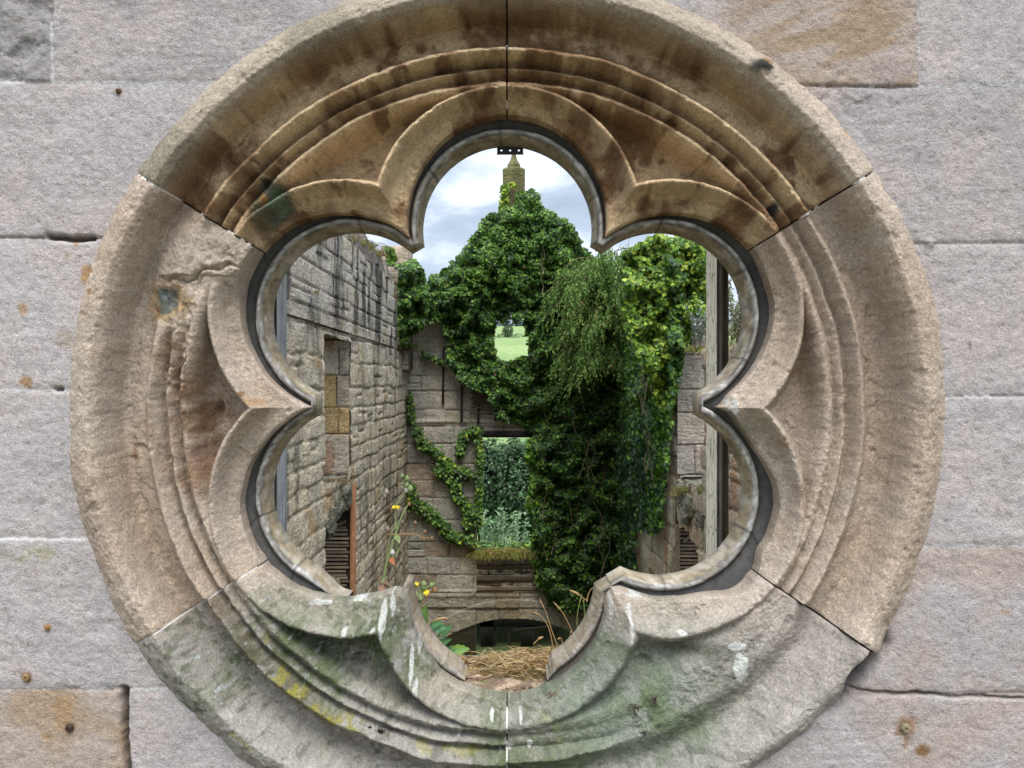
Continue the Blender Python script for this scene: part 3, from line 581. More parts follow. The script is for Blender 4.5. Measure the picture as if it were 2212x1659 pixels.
# left wall
def left_top(Zd): return np.where(Zd < 14.9, 2.0+.05*np.sin(Zd*3)+.10*(fbm(Zd*3, Zd*0, 3, 170)), np.where(Zd < 15.3, 1.62, .86+.3*(fbm(Zd*2, Zd*0, 2, 171))))
def left_mask(U, V):
    v = V-ZC; n = .05*fbm(U*5, V*5, 3, 172); m = v < left_top(U)
    m &= ~((U > ON+n*.6) & (U < OF) & (v > -1.25+n*2) & (v < .60+n)); m &= ~((U > ON+n*.6) & (U < OF+.06) & (v < -1.78-(U-ON)*-.30+n*2) & (v < -1.2)); return m
def left_col(U, V, C, R):
    v = V-ZC; st = fbm(U*2.7, v*.7, 5, 180, .62); top = ss(.2, 1.0, v+.4*fbm(U*2, V*0, 2, 182))
    C = mixc(C, sc(196, 186, 172), top*.6); C = mixc(C, sc(50, 49, 47), ss(-.08, .32, st)*top*.88)
    C = mixc(C, sc(190, 184, 180), ss(.2, .5, fbm(U*9, v*1.2, 3, 184))*top*.5)
    C = mixc(C, sc(222, 206, 180), (1-top)*.6); C = mixc(C, sc(70, 66, 58), ss(.1, .45, st)*(1-top)*.6)
    C = mixc(C, sc(180, 140, 78), ss(.3, .55, fbm(U*1.6, v*2, 3, 186))*(1-top)*.5)
    C = mixc(C, sc(126, 116, 84), ss(.1, .5, fbm(U*6, v*.5, 3, 188))*ss(11, 12, U)*(1-top)*.5)
    C = mixc(C, sc(96, 78, 62), ss(.1, .5, fbm(U*8, v*.4, 3, 189))*ss(12, 13, U)*(1-ss(-2, -.5, v))*.6); return C
lw = thing('ruined_side_wall', 'ruined stone wall on the left with dark rain streaks, seen through the left foils', 'wall', (XL, 8, 0))
us = np.arange(3.0, ZB, .024); 
mb = MB()
def left_h(U, V): return -.10*ss(.9, .96, 0*U)*0+.03*np.where((V-ZC) > .72, 1, 0)
sheet(mb, (XL, -D0, 0), (0, 1, 0), (0, 0, 1), (1, 0, 0), us, np.arange(0, ZC+.72, .024), .29, .52, 201, left_mask, left_col, rough=.018, jd=.03, jw=.012, flip=False, irr=.05, split=.22)
sheet(mb, (XL+.02, -D0, 0), (0, 1, 0), (0, 0, 1), (1, 0, 0), us, np.arange(ZC+.72-.001, ZC+2.4, .02), .27, .62, 202, left_mask, left_col, rough=.014, jd=.03, jw=.008, flip=False)
c_ = sc(140, 130, 118)
mb.box((XL-.62, 3-D0, 0), (XL-.045, ON-.02-D0, ZC+2.05), c_)
mb.box((XL-.62, OF+.05-D0, 0), (XL-.045, 14.9-D0, ZC+2.05), c_); mb.box((XL-.62, 14.9-D0, 0), (XL-.045, ZB+.5-D0, ZC+.75), c_)
mb.box((XL-.62, ON-.02-D0, ZC+.64), (XL-.045, OF+.05-D0, ZC+2.05), c_)
mb.build('stone_face', M_RUB, lw)
# far jamb faces of the opening
def jamb_col(U, V, C, R):
    return mixc(mixc(C, sc(182, 146, 84), (R[..., 3] > .45)*(V-ZC < .25)*.7), sc(150, 96, 56), ss(.35, .6, fbm(U*3, V*2, 3, 191))*.5)
mb = MB()
sheet(mb, (XL-.62, OF-D0, 0), (1, 0, 0), (0, 0, 1), (0, -1, 0), np.arange(0, .605, .012), np.arange(ZC-1.30, ZC+.62, .014), .47, .5, 205, None, jamb_col, rough=.012, jd=.03, jw=.007)
o = mb.build('opening_jamb', M_RUB, lw); o['label'] = 'squared yellowish jamb stones of the side opening'
# right wall
rw = thing('ruined_side_wall', 'ruined stone wall on the right with a half blocked opening, half hidden by ivy and the painted post', 'wall', (XR, 8, 0))
def right_mask(U, V):
    v = V-ZC; n = .05*fbm(U*5, V*5, 3, 272); tp = np.where(U < ON+.1, .42, np.where(U < 11.2, .5, 2.0))+.1*fbm(U*4, U*0, 3, 273); m = v < tp
    m &= ~((U > ON+n*.6) & (U < OF) & (v > -1.32+n*2)); m &= ~((U > ON+.15+n) & (U < OF+.06) & (v < -1.95+(OF-U)*-.1+n*2)); return m
def right_col(U, V, C, R):
    v = V-ZC; C = mixc(C, sc(188, 168, 146), ss(-.3, .4, fbm(U*2, v*.8, 3, 280))*.6); C = mixc(C, sc(172, 120, 80), ss(.15, .45, fbm(U*6, v*.7, 3, 282))*.6)
    return mixc(C, sc(110, 110, 96), ss(.2, .5, fbm(U*9, v*1, 3, 284))*.5)
mb = MB()
sheet(mb, (XR, -D0, 0), (0, 1, 0), (0, 0, 1), (-1, 0, 0), us, np.arange(0, ZC+2.2, .024), .34, .6, 301, right_mask, right_col, rough=.022, jd=.03, flip=True, irr=.05, split=.25)
mb.box((XR+.045, 3-D0, 0), (XR+.62, ON-.02-D0, ZC+.35), c_); mb.box((XR+.045, OF+.05-D0, 0), (XR+.62, 11.3-D0, ZC+.40), c_); mb.box((XR+.045, 11.3-D0, 0), (XR+.62, ZB+.5-D0, ZC+1.9), c_)
mb.build('stone_face', M_RUB, rw)
mb = MB()
sheet(mb, (XR+.015, OF-D0, 0), (1, 0, 0), (0, 0, 1), (0, -1, 0), np.arange(0, .6, .012), np.arange(ZC-1.32, ZC+.5, .014), .44, .8, 305, None, lambda U, V, C, R: mixc(C, sc(158, 150, 144), np.ones(U.shape)*.6), rough=.012, jd=.035, jw=.007)
mb.box((XR+.03, OF-D0+.03, ZC+.40), (XR+.6, OF-D0+.35, ZC+.47), sc(140, 134, 120))
o = mb.build('opening_jamb', M_RUB, rw); o['label'] = 'squared pale jamb stones of the side opening'
# lath panels and broken floors in the openings
def rough_block(mb, c, s, seed, col, am=.12):
    n = 9; g = np.linspace(-1, 1, n); r = np.random.default_rng(seed); ang = (r.random(3)-.5)*.3
    for ax in range(3):
        for sg in (-1, 1):
            A, B = np.meshgrid(g, g, indexing='ij'); P = np.zeros((n, n, 3)); P[..., ax] = sg; P[..., (ax+1) % 3] = A; P[..., (ax+2) % 3] = B
            L = np.linalg.norm(P, axis=-1, keepdims=True); Q = P*(1-.16*(L-1)); q = Q*3+seed*3.1
            Q = Q*(1+am*(fbm(q[..., 0]+q[..., 2]*.7, q[..., 1]-q[..., 2]*.4, 3, 400)))[..., None]
            ca, sa = math.cos(ang[0]), math.sin(ang[0]); Q = Q*np.array(s)/2; x = Q[..., 0]*ca-Q[..., 2]*sa; z = Q[..., 0]*sa+Q[..., 2]*ca; Q = np.stack([x, Q[..., 1], z], -1)+np.array(c)
            C = mixc(np.broadcast_to(np.asarray(col), Q.shape)*1., sc(80, 92, 58), ss(0, .5, fbm(Q[..., 0]*9+Q[..., 1]*5, Q[..., 2]*9, 3, 410))*.6); mb.grid(Q, C, flip=(sg < 0))
def floor_ledge(side, lab, seed):
    xs = XL if side < 0 else XR; c = (xs+side*.2, OF-.5-D0, ZC-1.5); t = thing('broken_floor_ledge', lab, 'ledge', c, 'broken floor ledges in the side openings'); r = np.random.default_rng(seed)
    for i in range(9):
        m = MB(); f = i/8; y = ON-D0+.15+f*1.2; rough_block(m, (xs+side*(.15+.25*r.random()), y, ZC-1.52-.30*(1-f)+.1*(r.random()-.5)+(.12 if i % 3 == 0 else 0)), (.45+.2*r.random(), .34, .16+.26*r.random()), seed+i, sc(128, 124, 108), .25); m.build('rubble_stone', M_RUB, t)
floor_ledge(-1, 'mossy broken floor ledge jutting into the left opening', 500); floor_ledge(1, 'grassy broken floor ledge jutting into the right opening', 520)
def lath_panel(side, lab, seed):
    xs = XL if side < 0 else XR; t = thing('lath_panel', lab, 'lath panel', (xs+side*.3, OF-D0, 0), 'lath panels under the floor ledges'); r = np.random.default_rng(seed)
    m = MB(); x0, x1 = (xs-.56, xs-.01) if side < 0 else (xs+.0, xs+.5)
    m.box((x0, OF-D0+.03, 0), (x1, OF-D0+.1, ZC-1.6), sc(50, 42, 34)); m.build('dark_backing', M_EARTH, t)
    m = MB(); z = ZC-3.8
    while z < ZC-2.0:
        a = (r.random()-.5)*.02; h = .026+.008*r.random(); y = OF-D0+.01*r.random(); c = sc(140, 122, 100)*(.6+.6*r.random())
        m.box((x0+.03*r.random(), y-.012, z), (x1-.06*r.random(), y, z+h), c); m.V[-1][4:, 2] += a; z += .047+.012*r.random()
    m.build('laths', M_WFAR, t, smooth=False)
    m = MB(); pz = np.array([[x0+.1, OF-D0-.02, ZC-2.15], [x1-.05, OF-D0-.02, ZC-1.95]]) if side < 0 else np.array([[x0+.1, OF-D0-.02, ZC-2.25], [x1-.1, OF-D0-.02, ZC-1.9]]); m.tube(pz, .022, C=sc(120, 106, 86), k=4); m.build('loose_batten', M_WFAR, t)
    if side < 0:
        m = MB(); m.box((xs+.0, OF-D0-.03, 0), (xs+.07, OF-D0+.04, ZC-1.42), sc(132, 88, 52)); m.build('rust_brown_stud', M_WZ, t)
        m = MB(); rough_block(m, (xs-.30, OF-D0-.02, ZC-3.1), (.34, .04, .7), 533, sc(176, 160, 134), .2); m.build('plaster_remnant', M_EARTH, t)
    else:
        m = MB(); m.box((x0-.01, OF-D0-.03, 0), (x0+.05, OF-D0+.03, ZC-2.0), sc(110, 92, 72)); m.build('timber_stud', M_WZ, t)
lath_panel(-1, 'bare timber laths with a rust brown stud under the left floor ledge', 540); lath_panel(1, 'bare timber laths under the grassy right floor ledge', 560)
# gable wall
KB = ZB/F
gw = thing('gable_wall', 'ruined stone gable wall at the far end with a doorway, a small window, an arch and a tall stone finial', 'wall', (0, ZB-D0, 0))
def gable_open(px, py, n=0):
    m = (px > 1067+n) & (px < 1141-n) & (py > 672-n+.012*(px-1104)**2) & (py < 779+n)
    m |= (px > 1031+n) & (px < 1156) & (py > 932) & (py < 1196)
    m |= (py > 1336+.0019*(px-1110)**2) & (np.abs(px-1110) < 165)
    return m
def gable_top(px): return np.where(px < 1108, np.interp(px, [860, 900, 935, 1080], [735, 700, 650, 470]), np.interp(px, [1108, 1120, 1250, 1360], [470, 470, 560, 660]))
def gmask(U, V):
    px = CX+U/KB; py = CY-(V-ZC)/KB; return (py > gable_top(px)) & ~gable_open(px, py, 3*fbm(px/8, py/8, 2, 600))
def gcol(U, V, C, R):
    px = CX+U/KB; py = CY-(V-ZC)/KB; C = mixc(C, sc(196, 192, 180), np.ones(U.shape)*.35)*1.05
    C = mixc(C, sc(176, 140, 104), (R[..., 3] > .84)*.55); C = mixc(C, sc(140, 136, 124), ss(900, 960, py)*.35)
    C = mixc(C, sc(104, 100, 70), ss(0, .4, fbm(U*.9, V*.9, 3, 610))*.45*ss(1180, 1300, py)); C = mixc(C, sc(160, 152, 142), (np.abs(py-884) < 0)*1.); return C
def gh(U, V):
    px = CX+U/KB; py = CY-(V-ZC)/KB; h = .05*((py > 1276) & (py < 1290))+.03*((py > 1290) & (py < 1312)); va = 1336+.0019*(px-1110)**2
    return h+.04*((py > va-42) & (py < va) & (px > 940))+.03*((py < 915) & (py > 908))
mb = MB(); sheet(mb, (0, ZB-D0, 0), (1, 0, 0), (0, 0, 1), (0, -1, 0), np.arange(-2.45, 2.6, .021), np.arange(0, ZC+3.8, .021), .42, .62, 615, gmask, gcol, gh, rough=.022, jd=.035, jw=.010, irr=.025, split=.06)
def gbox(x0, x1, y0, y1, yy0=.05, yy1=.6): a = at(x0, y1, ZB); b = at(x1, y0, ZB); mb.box((a[0], ZB-D0+yy0, max(0, a[2])), (b[0], ZB-D0+yy1, b[2]), c_*.8)
for a in ((866, 1026, 735, 1480), (1026, 1064, 600, 926), (960, 1026, 640, 735), (1145, 1335, 640, 926), (1160, 1335, 926, 1290), (1064, 1145, 785, 926), (1030, 1250, 500, 640), (1064, 1145, 640, 667), (1026, 1160, 1200, 1300), (1085, 1125, 470, 500), (1026, 1160, 1300, 1331), (1270, 1335, 1290, 1480), (1160, 1270, 1290, 1325), (1200, 1270, 1325, 1340)): gbox(*a)
mb.build('stone_face', M_RUB, gw)
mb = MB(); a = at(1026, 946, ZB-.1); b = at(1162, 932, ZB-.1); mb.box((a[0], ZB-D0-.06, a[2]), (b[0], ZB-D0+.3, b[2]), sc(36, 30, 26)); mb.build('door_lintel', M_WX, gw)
# decayed beams under the door sill
mb = MB(); r = np.random.default_rng(9)
for (y0, y1, yo) in ((1219, 1229, -.02), (1230, 1243, .03), (1244, 1257, -.03), (1258, 1268, .02), (1269, 1276, -.06)):
    n = 60; xx = np.linspace(1030, 1176, n); yt = y0+1.6*fbm(xx/14, xx*0+y0, 3, 620)-.02*(xx-1030)*0; rows = []
    for (yy, dd) in ((y1, .1), (y1, yo), ((y0+y1)/2, yo-.03), (y0+1, yo), (y0, .1)): rows.append(np.stack([(xx-CX)*KB, np.full(n, ZB-D0+dd)+.02*fbm(xx/9, xx*0+yy, 3, 622), ZC-(yt+(yy-y0)-CY)*KB], -1))
    mb.grid(np.stack(rows, 0), sc(94, 76, 60)*(.6+.5*r.random()), flip=True)
mb.build('decayed_beams', M_WFAR, gw)
# finial: octagonal shaft, cap, neck
mb = MB(); cx_, cz = (1110-CX)*(ZB+.25)/F, 0; th = np.arange(9)*np.pi/4+np.pi/8; kz = (ZB+.25)/F
rows = []
for (r_, py) in ((24.5, 500), (24.5, 386), (24.5, 384.5), (23.6, 384), (24.5, 383.5), (24.8, 370), (22, 366), (14, 364), (14, 359), (13.5, 357), (7.6, 347), (5.2, 338), (4.6, 328), (5, 318), (3.6, 300), (.1, 290)):
    rows.append(np.stack([cx_+r_*1.06*kz*np.cos(th), ZB+.25-D0+r_*kz*np.sin(th), np.full(9, ZC-(py-CY)*kz)], -1))
P = np.stack(rows, 0); C = mixc(np.broadcast_to(sc(120, 116, 76), P.shape), sc(70, 66, 46), np.broadcast_to((np.arange(9) % 3 == 0)[None], P.shape[:2])*.5); mb.grid(P[:6], C[:6], flip=True)
fin = mb.build('stone_finial', M_RUB, gw, smooth=False); mb = MB(); mb.grid(P[5:], C[5:], flip=True); mb.build('finial_cap', M_RUB, fin, smooth=False)
# battens and laths on the gable face
def strip(m, p, q, wd, Zd, c):
    a = at(*p, Zd); b = at(*q, Zd); h = wd*Zd/F/2; d = (b-a)/np.linalg.norm(b-a); nn = np.array([-d[2], 0, d[0]])*h
    V = [a+nn, a-nn, b-nn, b+nn]; V = V+[v+np.array([0, -.03, 0]) for v in V]; m.add(V, c, Q=[(4, 5, 6, 7), (0, 3, 2, 1), (0, 1, 5, 4), (1, 2, 6, 5), (2, 3, 7, 6), (3, 0, 4, 7)])
for (x, y0, y1) in ((958, 750, 874), (998, 832, 913), (1034, 872, 915), (1071, 878, 910)):
    m = MB(); strip(m, (x, y0), (x-1, y1), 4.5, ZB-.05, sc(52, 44, 38)); m.build('timber_batten', M_WFAR, gw)
m = MB(); r = np.random.default_rng(4)
for i, y in enumerate((844, 850, 855, 861, 867, 872, 880, 893)): strip(m, (1010+12*r.random(), y), (1064+10*r.random(), y+3*r.random()), 3.6, ZB-.08, sc(92, 80, 68)*(.6+.6*r.random()))
m.build('laths', M_WFAR, gw)
# timber doorway seen under the arch, coloured dark to carry the shade there
dw = thing('timber_doorway', 'timber doorway, coloured dark to carry the shade under the arch, and leaning plank', 'doorway', at(1100, 1470, ZB+2.4))
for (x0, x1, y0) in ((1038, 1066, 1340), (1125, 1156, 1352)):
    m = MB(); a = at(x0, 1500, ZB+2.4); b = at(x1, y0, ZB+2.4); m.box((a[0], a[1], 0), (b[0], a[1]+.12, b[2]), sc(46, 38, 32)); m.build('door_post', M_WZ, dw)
m = MB(); a = at(940, 1352, ZB+2.5); b = at(1300, 1322, ZB+2.5); m.box((a[0], a[1]-.1, a[2]), (b[0], a[1]+2.6, b[2]), sc(40, 34, 30)); m.build('lintel_and_added_lid', M_WX, dw)  # runs back as an added lid that keeps sky light out behind the arch
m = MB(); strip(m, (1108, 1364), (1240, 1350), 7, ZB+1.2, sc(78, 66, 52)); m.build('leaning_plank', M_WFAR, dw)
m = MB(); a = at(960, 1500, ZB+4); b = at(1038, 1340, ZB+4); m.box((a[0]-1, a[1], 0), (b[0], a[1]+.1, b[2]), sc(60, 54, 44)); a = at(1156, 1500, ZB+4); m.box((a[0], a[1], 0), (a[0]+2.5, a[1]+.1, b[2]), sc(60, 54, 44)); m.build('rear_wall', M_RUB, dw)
# ---------------------------------------------------------------- leaves
LT = np.array([(0, 0, 0), (-.52, .28, .06), (-.3, .62, .03), (0, 1, -.04), (.3, .62, .03), (.52, .28, .06), (0, .42, -.1)])
LTR = np.array([(0, 1, 6), (1, 2, 6), (2, 3, 6), (3, 4, 6), (4, 5, 6), (5, 0, 6)])[:, ::-1]
LT4 = np.array([(0, 0, 0), (-.5, .42, .05), (0, 1, 0), (.5, .42, .05)]); LT4F = np.array([(0, 2, 1), (0, 3, 2)])
def leaves(mb, P, Nrm, Tip, size, col, asp=1., simple=False):
    n = len(P); Nrm = Nrm/np.linalg.norm(Nrm, axis=1)[:, None]; Tip = Tip-Nrm*(Tip*Nrm).sum(1)[:, None]; Tip /= np.linalg.norm(Tip, axis=1)[:, None]+1e-9
    B = np.cross(Nrm, Tip); t = LT4 if simple else LT; f = LT4F if simple else LTR; size = np.broadcast_to(size, n)
    V = P[:, None]+size[:, None, None]*(B[:, None]*t[None, :, :1]*asp+Tip[:, None]*t[None, :, 1:2]+Nrm[:, None]*t[None, :, 2:])
    T = f[None]+np.arange(n)[:, None, None]*len(t); mb.add(V, np.repeat(np.broadcast_to(col, (n, 3)), len(t), 0), T=T)
def leafcol(n, cols, wts, var=.25, rng=RNG):
    k = rng.choice(len(cols), n, p=np.array(wts)/sum(wts)); return np.array(cols)[k]*(1-var+2*var*rng.random((n, 1)))
GD = sc(50, 78, 30); GM = sc(74, 110, 36); GL = sc(112, 148, 50); GY = sc(164, 184, 62); GBR = sc(120, 84, 44); GB = sc(40, 72, 44)
def ivy_px(mb, poly, Z, n, size, cols, wts, bulge=(.1, .5), seed=0, hole=None, shade_mix=None, freq=.022, edge=10, zf=None):
    r = np.random.default_rng(seed); P = np.array(poly); x0, y0 = P.min(0); x1, y1 = P.max(0); got = []; tot = 0
    while tot < n:
        x = x0-edge+(x1-x0+2*edge)*r.random(n*2); y = y0-edge+(y1-y0+2*edge)*r.random(n*2)
        jx = x+edge*fbm(x/13, y/13, 3, seed+1); jy = y+edge*fbm(x/13+7, y/13, 3, seed+5); k = inpoly(jx, jy, poly)
        if hole is not None: k &= ~hole(jx, jy)
        got.append(np.stack([x[k], y[k]], 1)); tot += k.sum()
    xy = np.concatenate(got)[:n]; x, y = xy.T
    b = fbm(x*freq, y*freq*1.2, 4, seed+11, .6); b2 = fbm(x*freq*4, y*freq*4, 2, seed+17); lay = r.random(n)**.6
    dep = (bulge[0]+(bulge[1]-bulge[0])*np.clip(.5+.9*b, 0, 1)+.10*b2)*lay
    Zd = (Z if zf is None else zf(x, y))-dep; Pw = np.stack([(x-CX)/F*Zd, Zd-D0, ZC-(y-CY)/F*Zd], -1)
    e = .9; gx = fbm((x+e*6)*freq, y*freq*1.2, 4, seed+11, .6)-b; gy = fbm(x*freq, (y+e*6)*freq*1.2, 4, seed+11, .6)-b
    Nn = np.array([0, -1, .55])+np.stack([-gx*3.2, 0*gx, gy*3.2], -1)+(r.random((n, 3))-.5)*1.1; Tip = np.stack([(r.random(n)-.5)*1.3, -.4*np.ones(n), -1+.5*r.random(n)], -1)
    col = leafcol(n, cols, wts, rng=r)
    if shade_mix is not None: col = np.where((r.random(n) < shade_mix(x, y))[:, None], leafcol(n, [sc(38, 62, 32), sc(48, 76, 34), sc(44, 74, 46)], [3, 2, 1], rng=r), col)  # deep shade put into the colour: a share of leaves turns darker
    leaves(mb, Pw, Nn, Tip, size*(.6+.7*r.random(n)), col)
WH = lambda x, y: (x > 1070) & (x < 1139) & (y > 684+.014*(x-1104)**2+9*np.sin(x*.21)) & (y < 776-.01*(x-1104)**2)
P1 = [(1108, 440), (1128, 412), (1150, 408), (1166, 425), (1170, 452), (1205, 470), (1243, 488), (1250, 515), (1300, 575), (1345, 590), (1375, 700), (1372, 1292), (1300, 1310), (1235, 1320), (1190, 1310), (1172, 1275), (1162, 1180), (1148, 1100), (1160, 1000), (1150, 940), (1130, 922), (1072, 905), (1052, 850), (985, 820), (968, 760), (955, 700), (905, 690), (890, 640), (935, 600), (1000, 545), (1035, 498), (1048, 468), (1080, 455)]
ivy = thing('ivy', 'dense dark green ivy blanketing the gable wall and its whole right half', 'ivy', (1.2, ZB-D0-.1, 0))
mb = MB()
ivy_px(mb, P1, ZB-.02, 104000, .060, [GM, GD, GL, GB, GBR], [4, 4, 2.2, 1, .06], (.10, .85), 700, WH, freq=.03, shade_mix=lambda x, y: .22*ss(760, 1000, y+.35*(x-1200)))  # darker leaves low and to the right paint the shade there
ivy_px(mb, [(1090, 485), (1110, 440), (1126, 408), (1150, 405), (1170, 440), (1240, 492), (1240, 600), (1000, 640), (935, 640), (1000, 550), (1040, 480)], ZB-.1, 18000, .060, [GL, GM, GD], [3, 3, 2], (.2, .85), 720, freq=.03)
ivy_px(mb, [(1140, 945), (1150, 940), (1175, 1000), (1185, 1190), (1180, 1280), (1163, 1270), (1150, 1190), (1155, 1120), (1138, 1090), (1150, 1020), (1135, 985)], ZB, 2600, .085, [GL, GY, GM], [3, .3, 3], (.1, .5), 725, edge=6)
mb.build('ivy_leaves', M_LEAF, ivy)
mb = MB(); r = np.random.default_rng(31)
for i in range(46):
    mb = MB(); x = 1170+190*r.random(); y = 560+700*r.random(); pts = [(x, y)]
    for k in range(7): x += (r.random()-.5)*16; y -= 6+16*r.random(); pts.append((x, y))
    mb.tube([at(a, b, ZB-.35-.5*r.random()*0-.45*abs(math.sin(i))) for a, b in pts], .010, .004, sc(96, 84, 62), 4); mb.build('ivy_stem', M_WFAR, ivy)
for (x, y) in ((1084, 470), (1092, 480), (1130, 460)): mb = MB(); mb.tube([at(x+3*math.sin(k*1.7), y-k*9, ZB+.0) for k in range(9)], .01, .005, sc(110, 90, 60), 4); mb.build('ivy_stem', M_WFAR, ivy)
# ivy creeping up the finial
mb = MB(); ivy_px(mb, [(1080, 470), (1083, 400), (1094, 398), (1098, 440), (1100, 470)], ZB, 500, .06, [GL, GY, GM], [3, 2, 1], (.0, .15), 730, edge=4); ivy_px(mb, [(1098, 396), (1106, 392), (1118, 398), (1110, 404)], ZB-.1, 40, .08, [GL, GY], [1, 1], (0, .1), 731, edge=3)
tag(mb.build('ivy', M_LEAF, loc=at(1090, 470, ZB)), 'thin yellowish ivy shoot climbing the left side of the stone finial', 'ivy')
# ivy on the right wall
P2 = [(1336, 545), (1400, 535), (1470, 560), (1475, 700), (1470, 770), (1466, 830), (1452, 870), (1444, 950), (1437, 1010), (1430, 1060), (1436, 1095), (1425, 1140), (1405, 1150), (1398, 1120), (1385, 1150), (1375, 1140), (1368, 1292), (1336, 1292)]
rvy = thing('ivy', 'bright yellow green ivy hanging down the right side wall beside the painted post', 'ivy', (XR, 11-D0, 0))
mb = MB(); zr = lambda x, y: np.clip((XR-.08)*F/np.maximum(x-CX, 60), 10.9, ZB-.1)
ivy_px(mb, P2, 0, 17000, .072, [GM, GL, GD, GB], [3, 2.4, 3, 1.4], (.02, .55), 740, zf=zr, shade_mix=lambda x, y: .8*ss(820, 1000, y)*ss(1440, 1380, x))  # shade painted as darker leaves in the lower inner part
mb.build('lower_leaves', M_LEAF, rvy)
mb = MB()
ivy_px(mb, [(1345, 545), (1390, 518), (1430, 508), (1500, 505), (1532, 530), (1532, 690), (1505, 700), (1490, 735), (1468, 760), (1458, 850), (1440, 890), (1425, 880), (1400, 800), (1370, 760), (1350, 680)], 11.25, 11500, .062, [GL, GY, GM, GD], [3.2, 2.6, 2.4, .8], (.05, .7), 745)
ivy_px(mb, [(1436, 800), (1462, 800), (1450, 900), (1440, 1090), (1425, 1140), (1412, 1100), (1425, 950)], 12.2, 2300, .055, [GL, GY, GM, GBR], [2.2, .25, 4, .3], (.0, .3), 747)
mb.build('upper_leaves', M_LEAF, rvy)
mb = MB(); r = np.random.default_rng(77)
for i in range(26):
    mb = MB(); x = 1385+75*r.random(); y = 700+420*r.random(); mb.tube([at(x+5*math.sin(k+i), y-k*14, 11.6+.02*k) for k in range(7)], .009, .004, sc(120, 104, 80), 4); mb.build('ivy_stem', M_WFAR, rvy)
# ivy bush on the broken end of the left wall
mb = MB(); ivy_px(mb, [(862, 572), (892, 560), (914, 585), (924, 640), (915, 700), (885, 725), (862, 735)], 16.0, 4200, .085, [GM, GD, GL], [3, 3, 1.2], (.1, .9), 750)
ivy_px(mb, [(832, 532), (850, 536), (856, 560), (840, 572)], 15.6, 300, .07, [GM, GL], [1, 1], (0, .3), 752, edge=4)
tag(mb.build('ivy', M_LEAF, loc=at(890, 740, 16)), 'dark ivy bush on the broken end of the left wall, against the sky', 'ivy')
# strands of ivy creeping over the bare stones of the gable
c4 = lambda x, y: ((1400+x/2.074)/1.736, (1300+y/2.074)/1.736)
for pts, lab, n, wd in (([(345, 640), (360, 730), (440, 790), (530, 860), (600, 930), (700, 975), (790, 1000)], 'upper diagonal strand of ivy creeping over bare gable stones', 1000, 9), ([(500, 945), (580, 1000), (640, 1100), (670, 1180), (740, 1240), (730, 1340), (745, 1400)], 'middle strand of ivy dropping towards the doorway edge', 800, 9),
                        ([(285, 1080), (310, 1220), (400, 1260), (480, 1330), (560, 1400), (620, 1480), (700, 1490), (780, 1510)], 'lowest diagonal strand of ivy rising from the wall corner', 1300, 10), ([(830, 650), (760, 650), (700, 680), (680, 760), (670, 830)], 'short ivy sprig left of the dark door lintel', 500, 8),
                        ([(815, 700), (830, 850), (825, 1000), (815, 1200), (820, 1380)], 'ivy fringe climbing the left edge of the doorway', 1100, 6), ([(285, 360), (300, 500), (290, 590)], 'narrow ivy strand in the corner of the two walls', 260, 5), ([(390, 50), (480, 90), (600, 130)], 'small ivy sprig below the gable ivy beside a batten', 160, 5)):
    q = np.array([c4(*p) for p in pts]); r = np.random.default_rng(len(lab)*3); t = r.random(n)*(len(q)-1); i = np.minimum(t.astype(int), len(q)-2); f = (t-i)[:, None]; p = q[i]*(1-f)+q[i+1]*f+r.normal(size=(n, 2))*wd*.55
    Zd = ZB-.06-.22*r.random(n)**1.5; Pw = np.stack([(p[:, 0]-CX)/F*Zd, Zd-D0, ZC-(p[:, 1]-CY)/F*Zd], -1)
    m = MB(); leaves(m, Pw, np.array([0, -1, .5])+(r.random((n, 3))-.5)*.9, np.stack([(r.random(n)-.5), -.3*np.ones(n), -np.ones(n)], -1), .085*(.6+.6*r.random(n)), leafcol(n, [GM, GD, GL, GY], [3, 3, 2, .4], rng=r))
    m.tube([at(a, b, ZB-.07) for a, b in q], .014, .006, sc(80, 70, 50), 4)
    tag(m.build('ivy_strand', M_LEAF, loc=at(*q[-1], ZB)), lab, 'ivy', 'ivy strands on the gable stones')
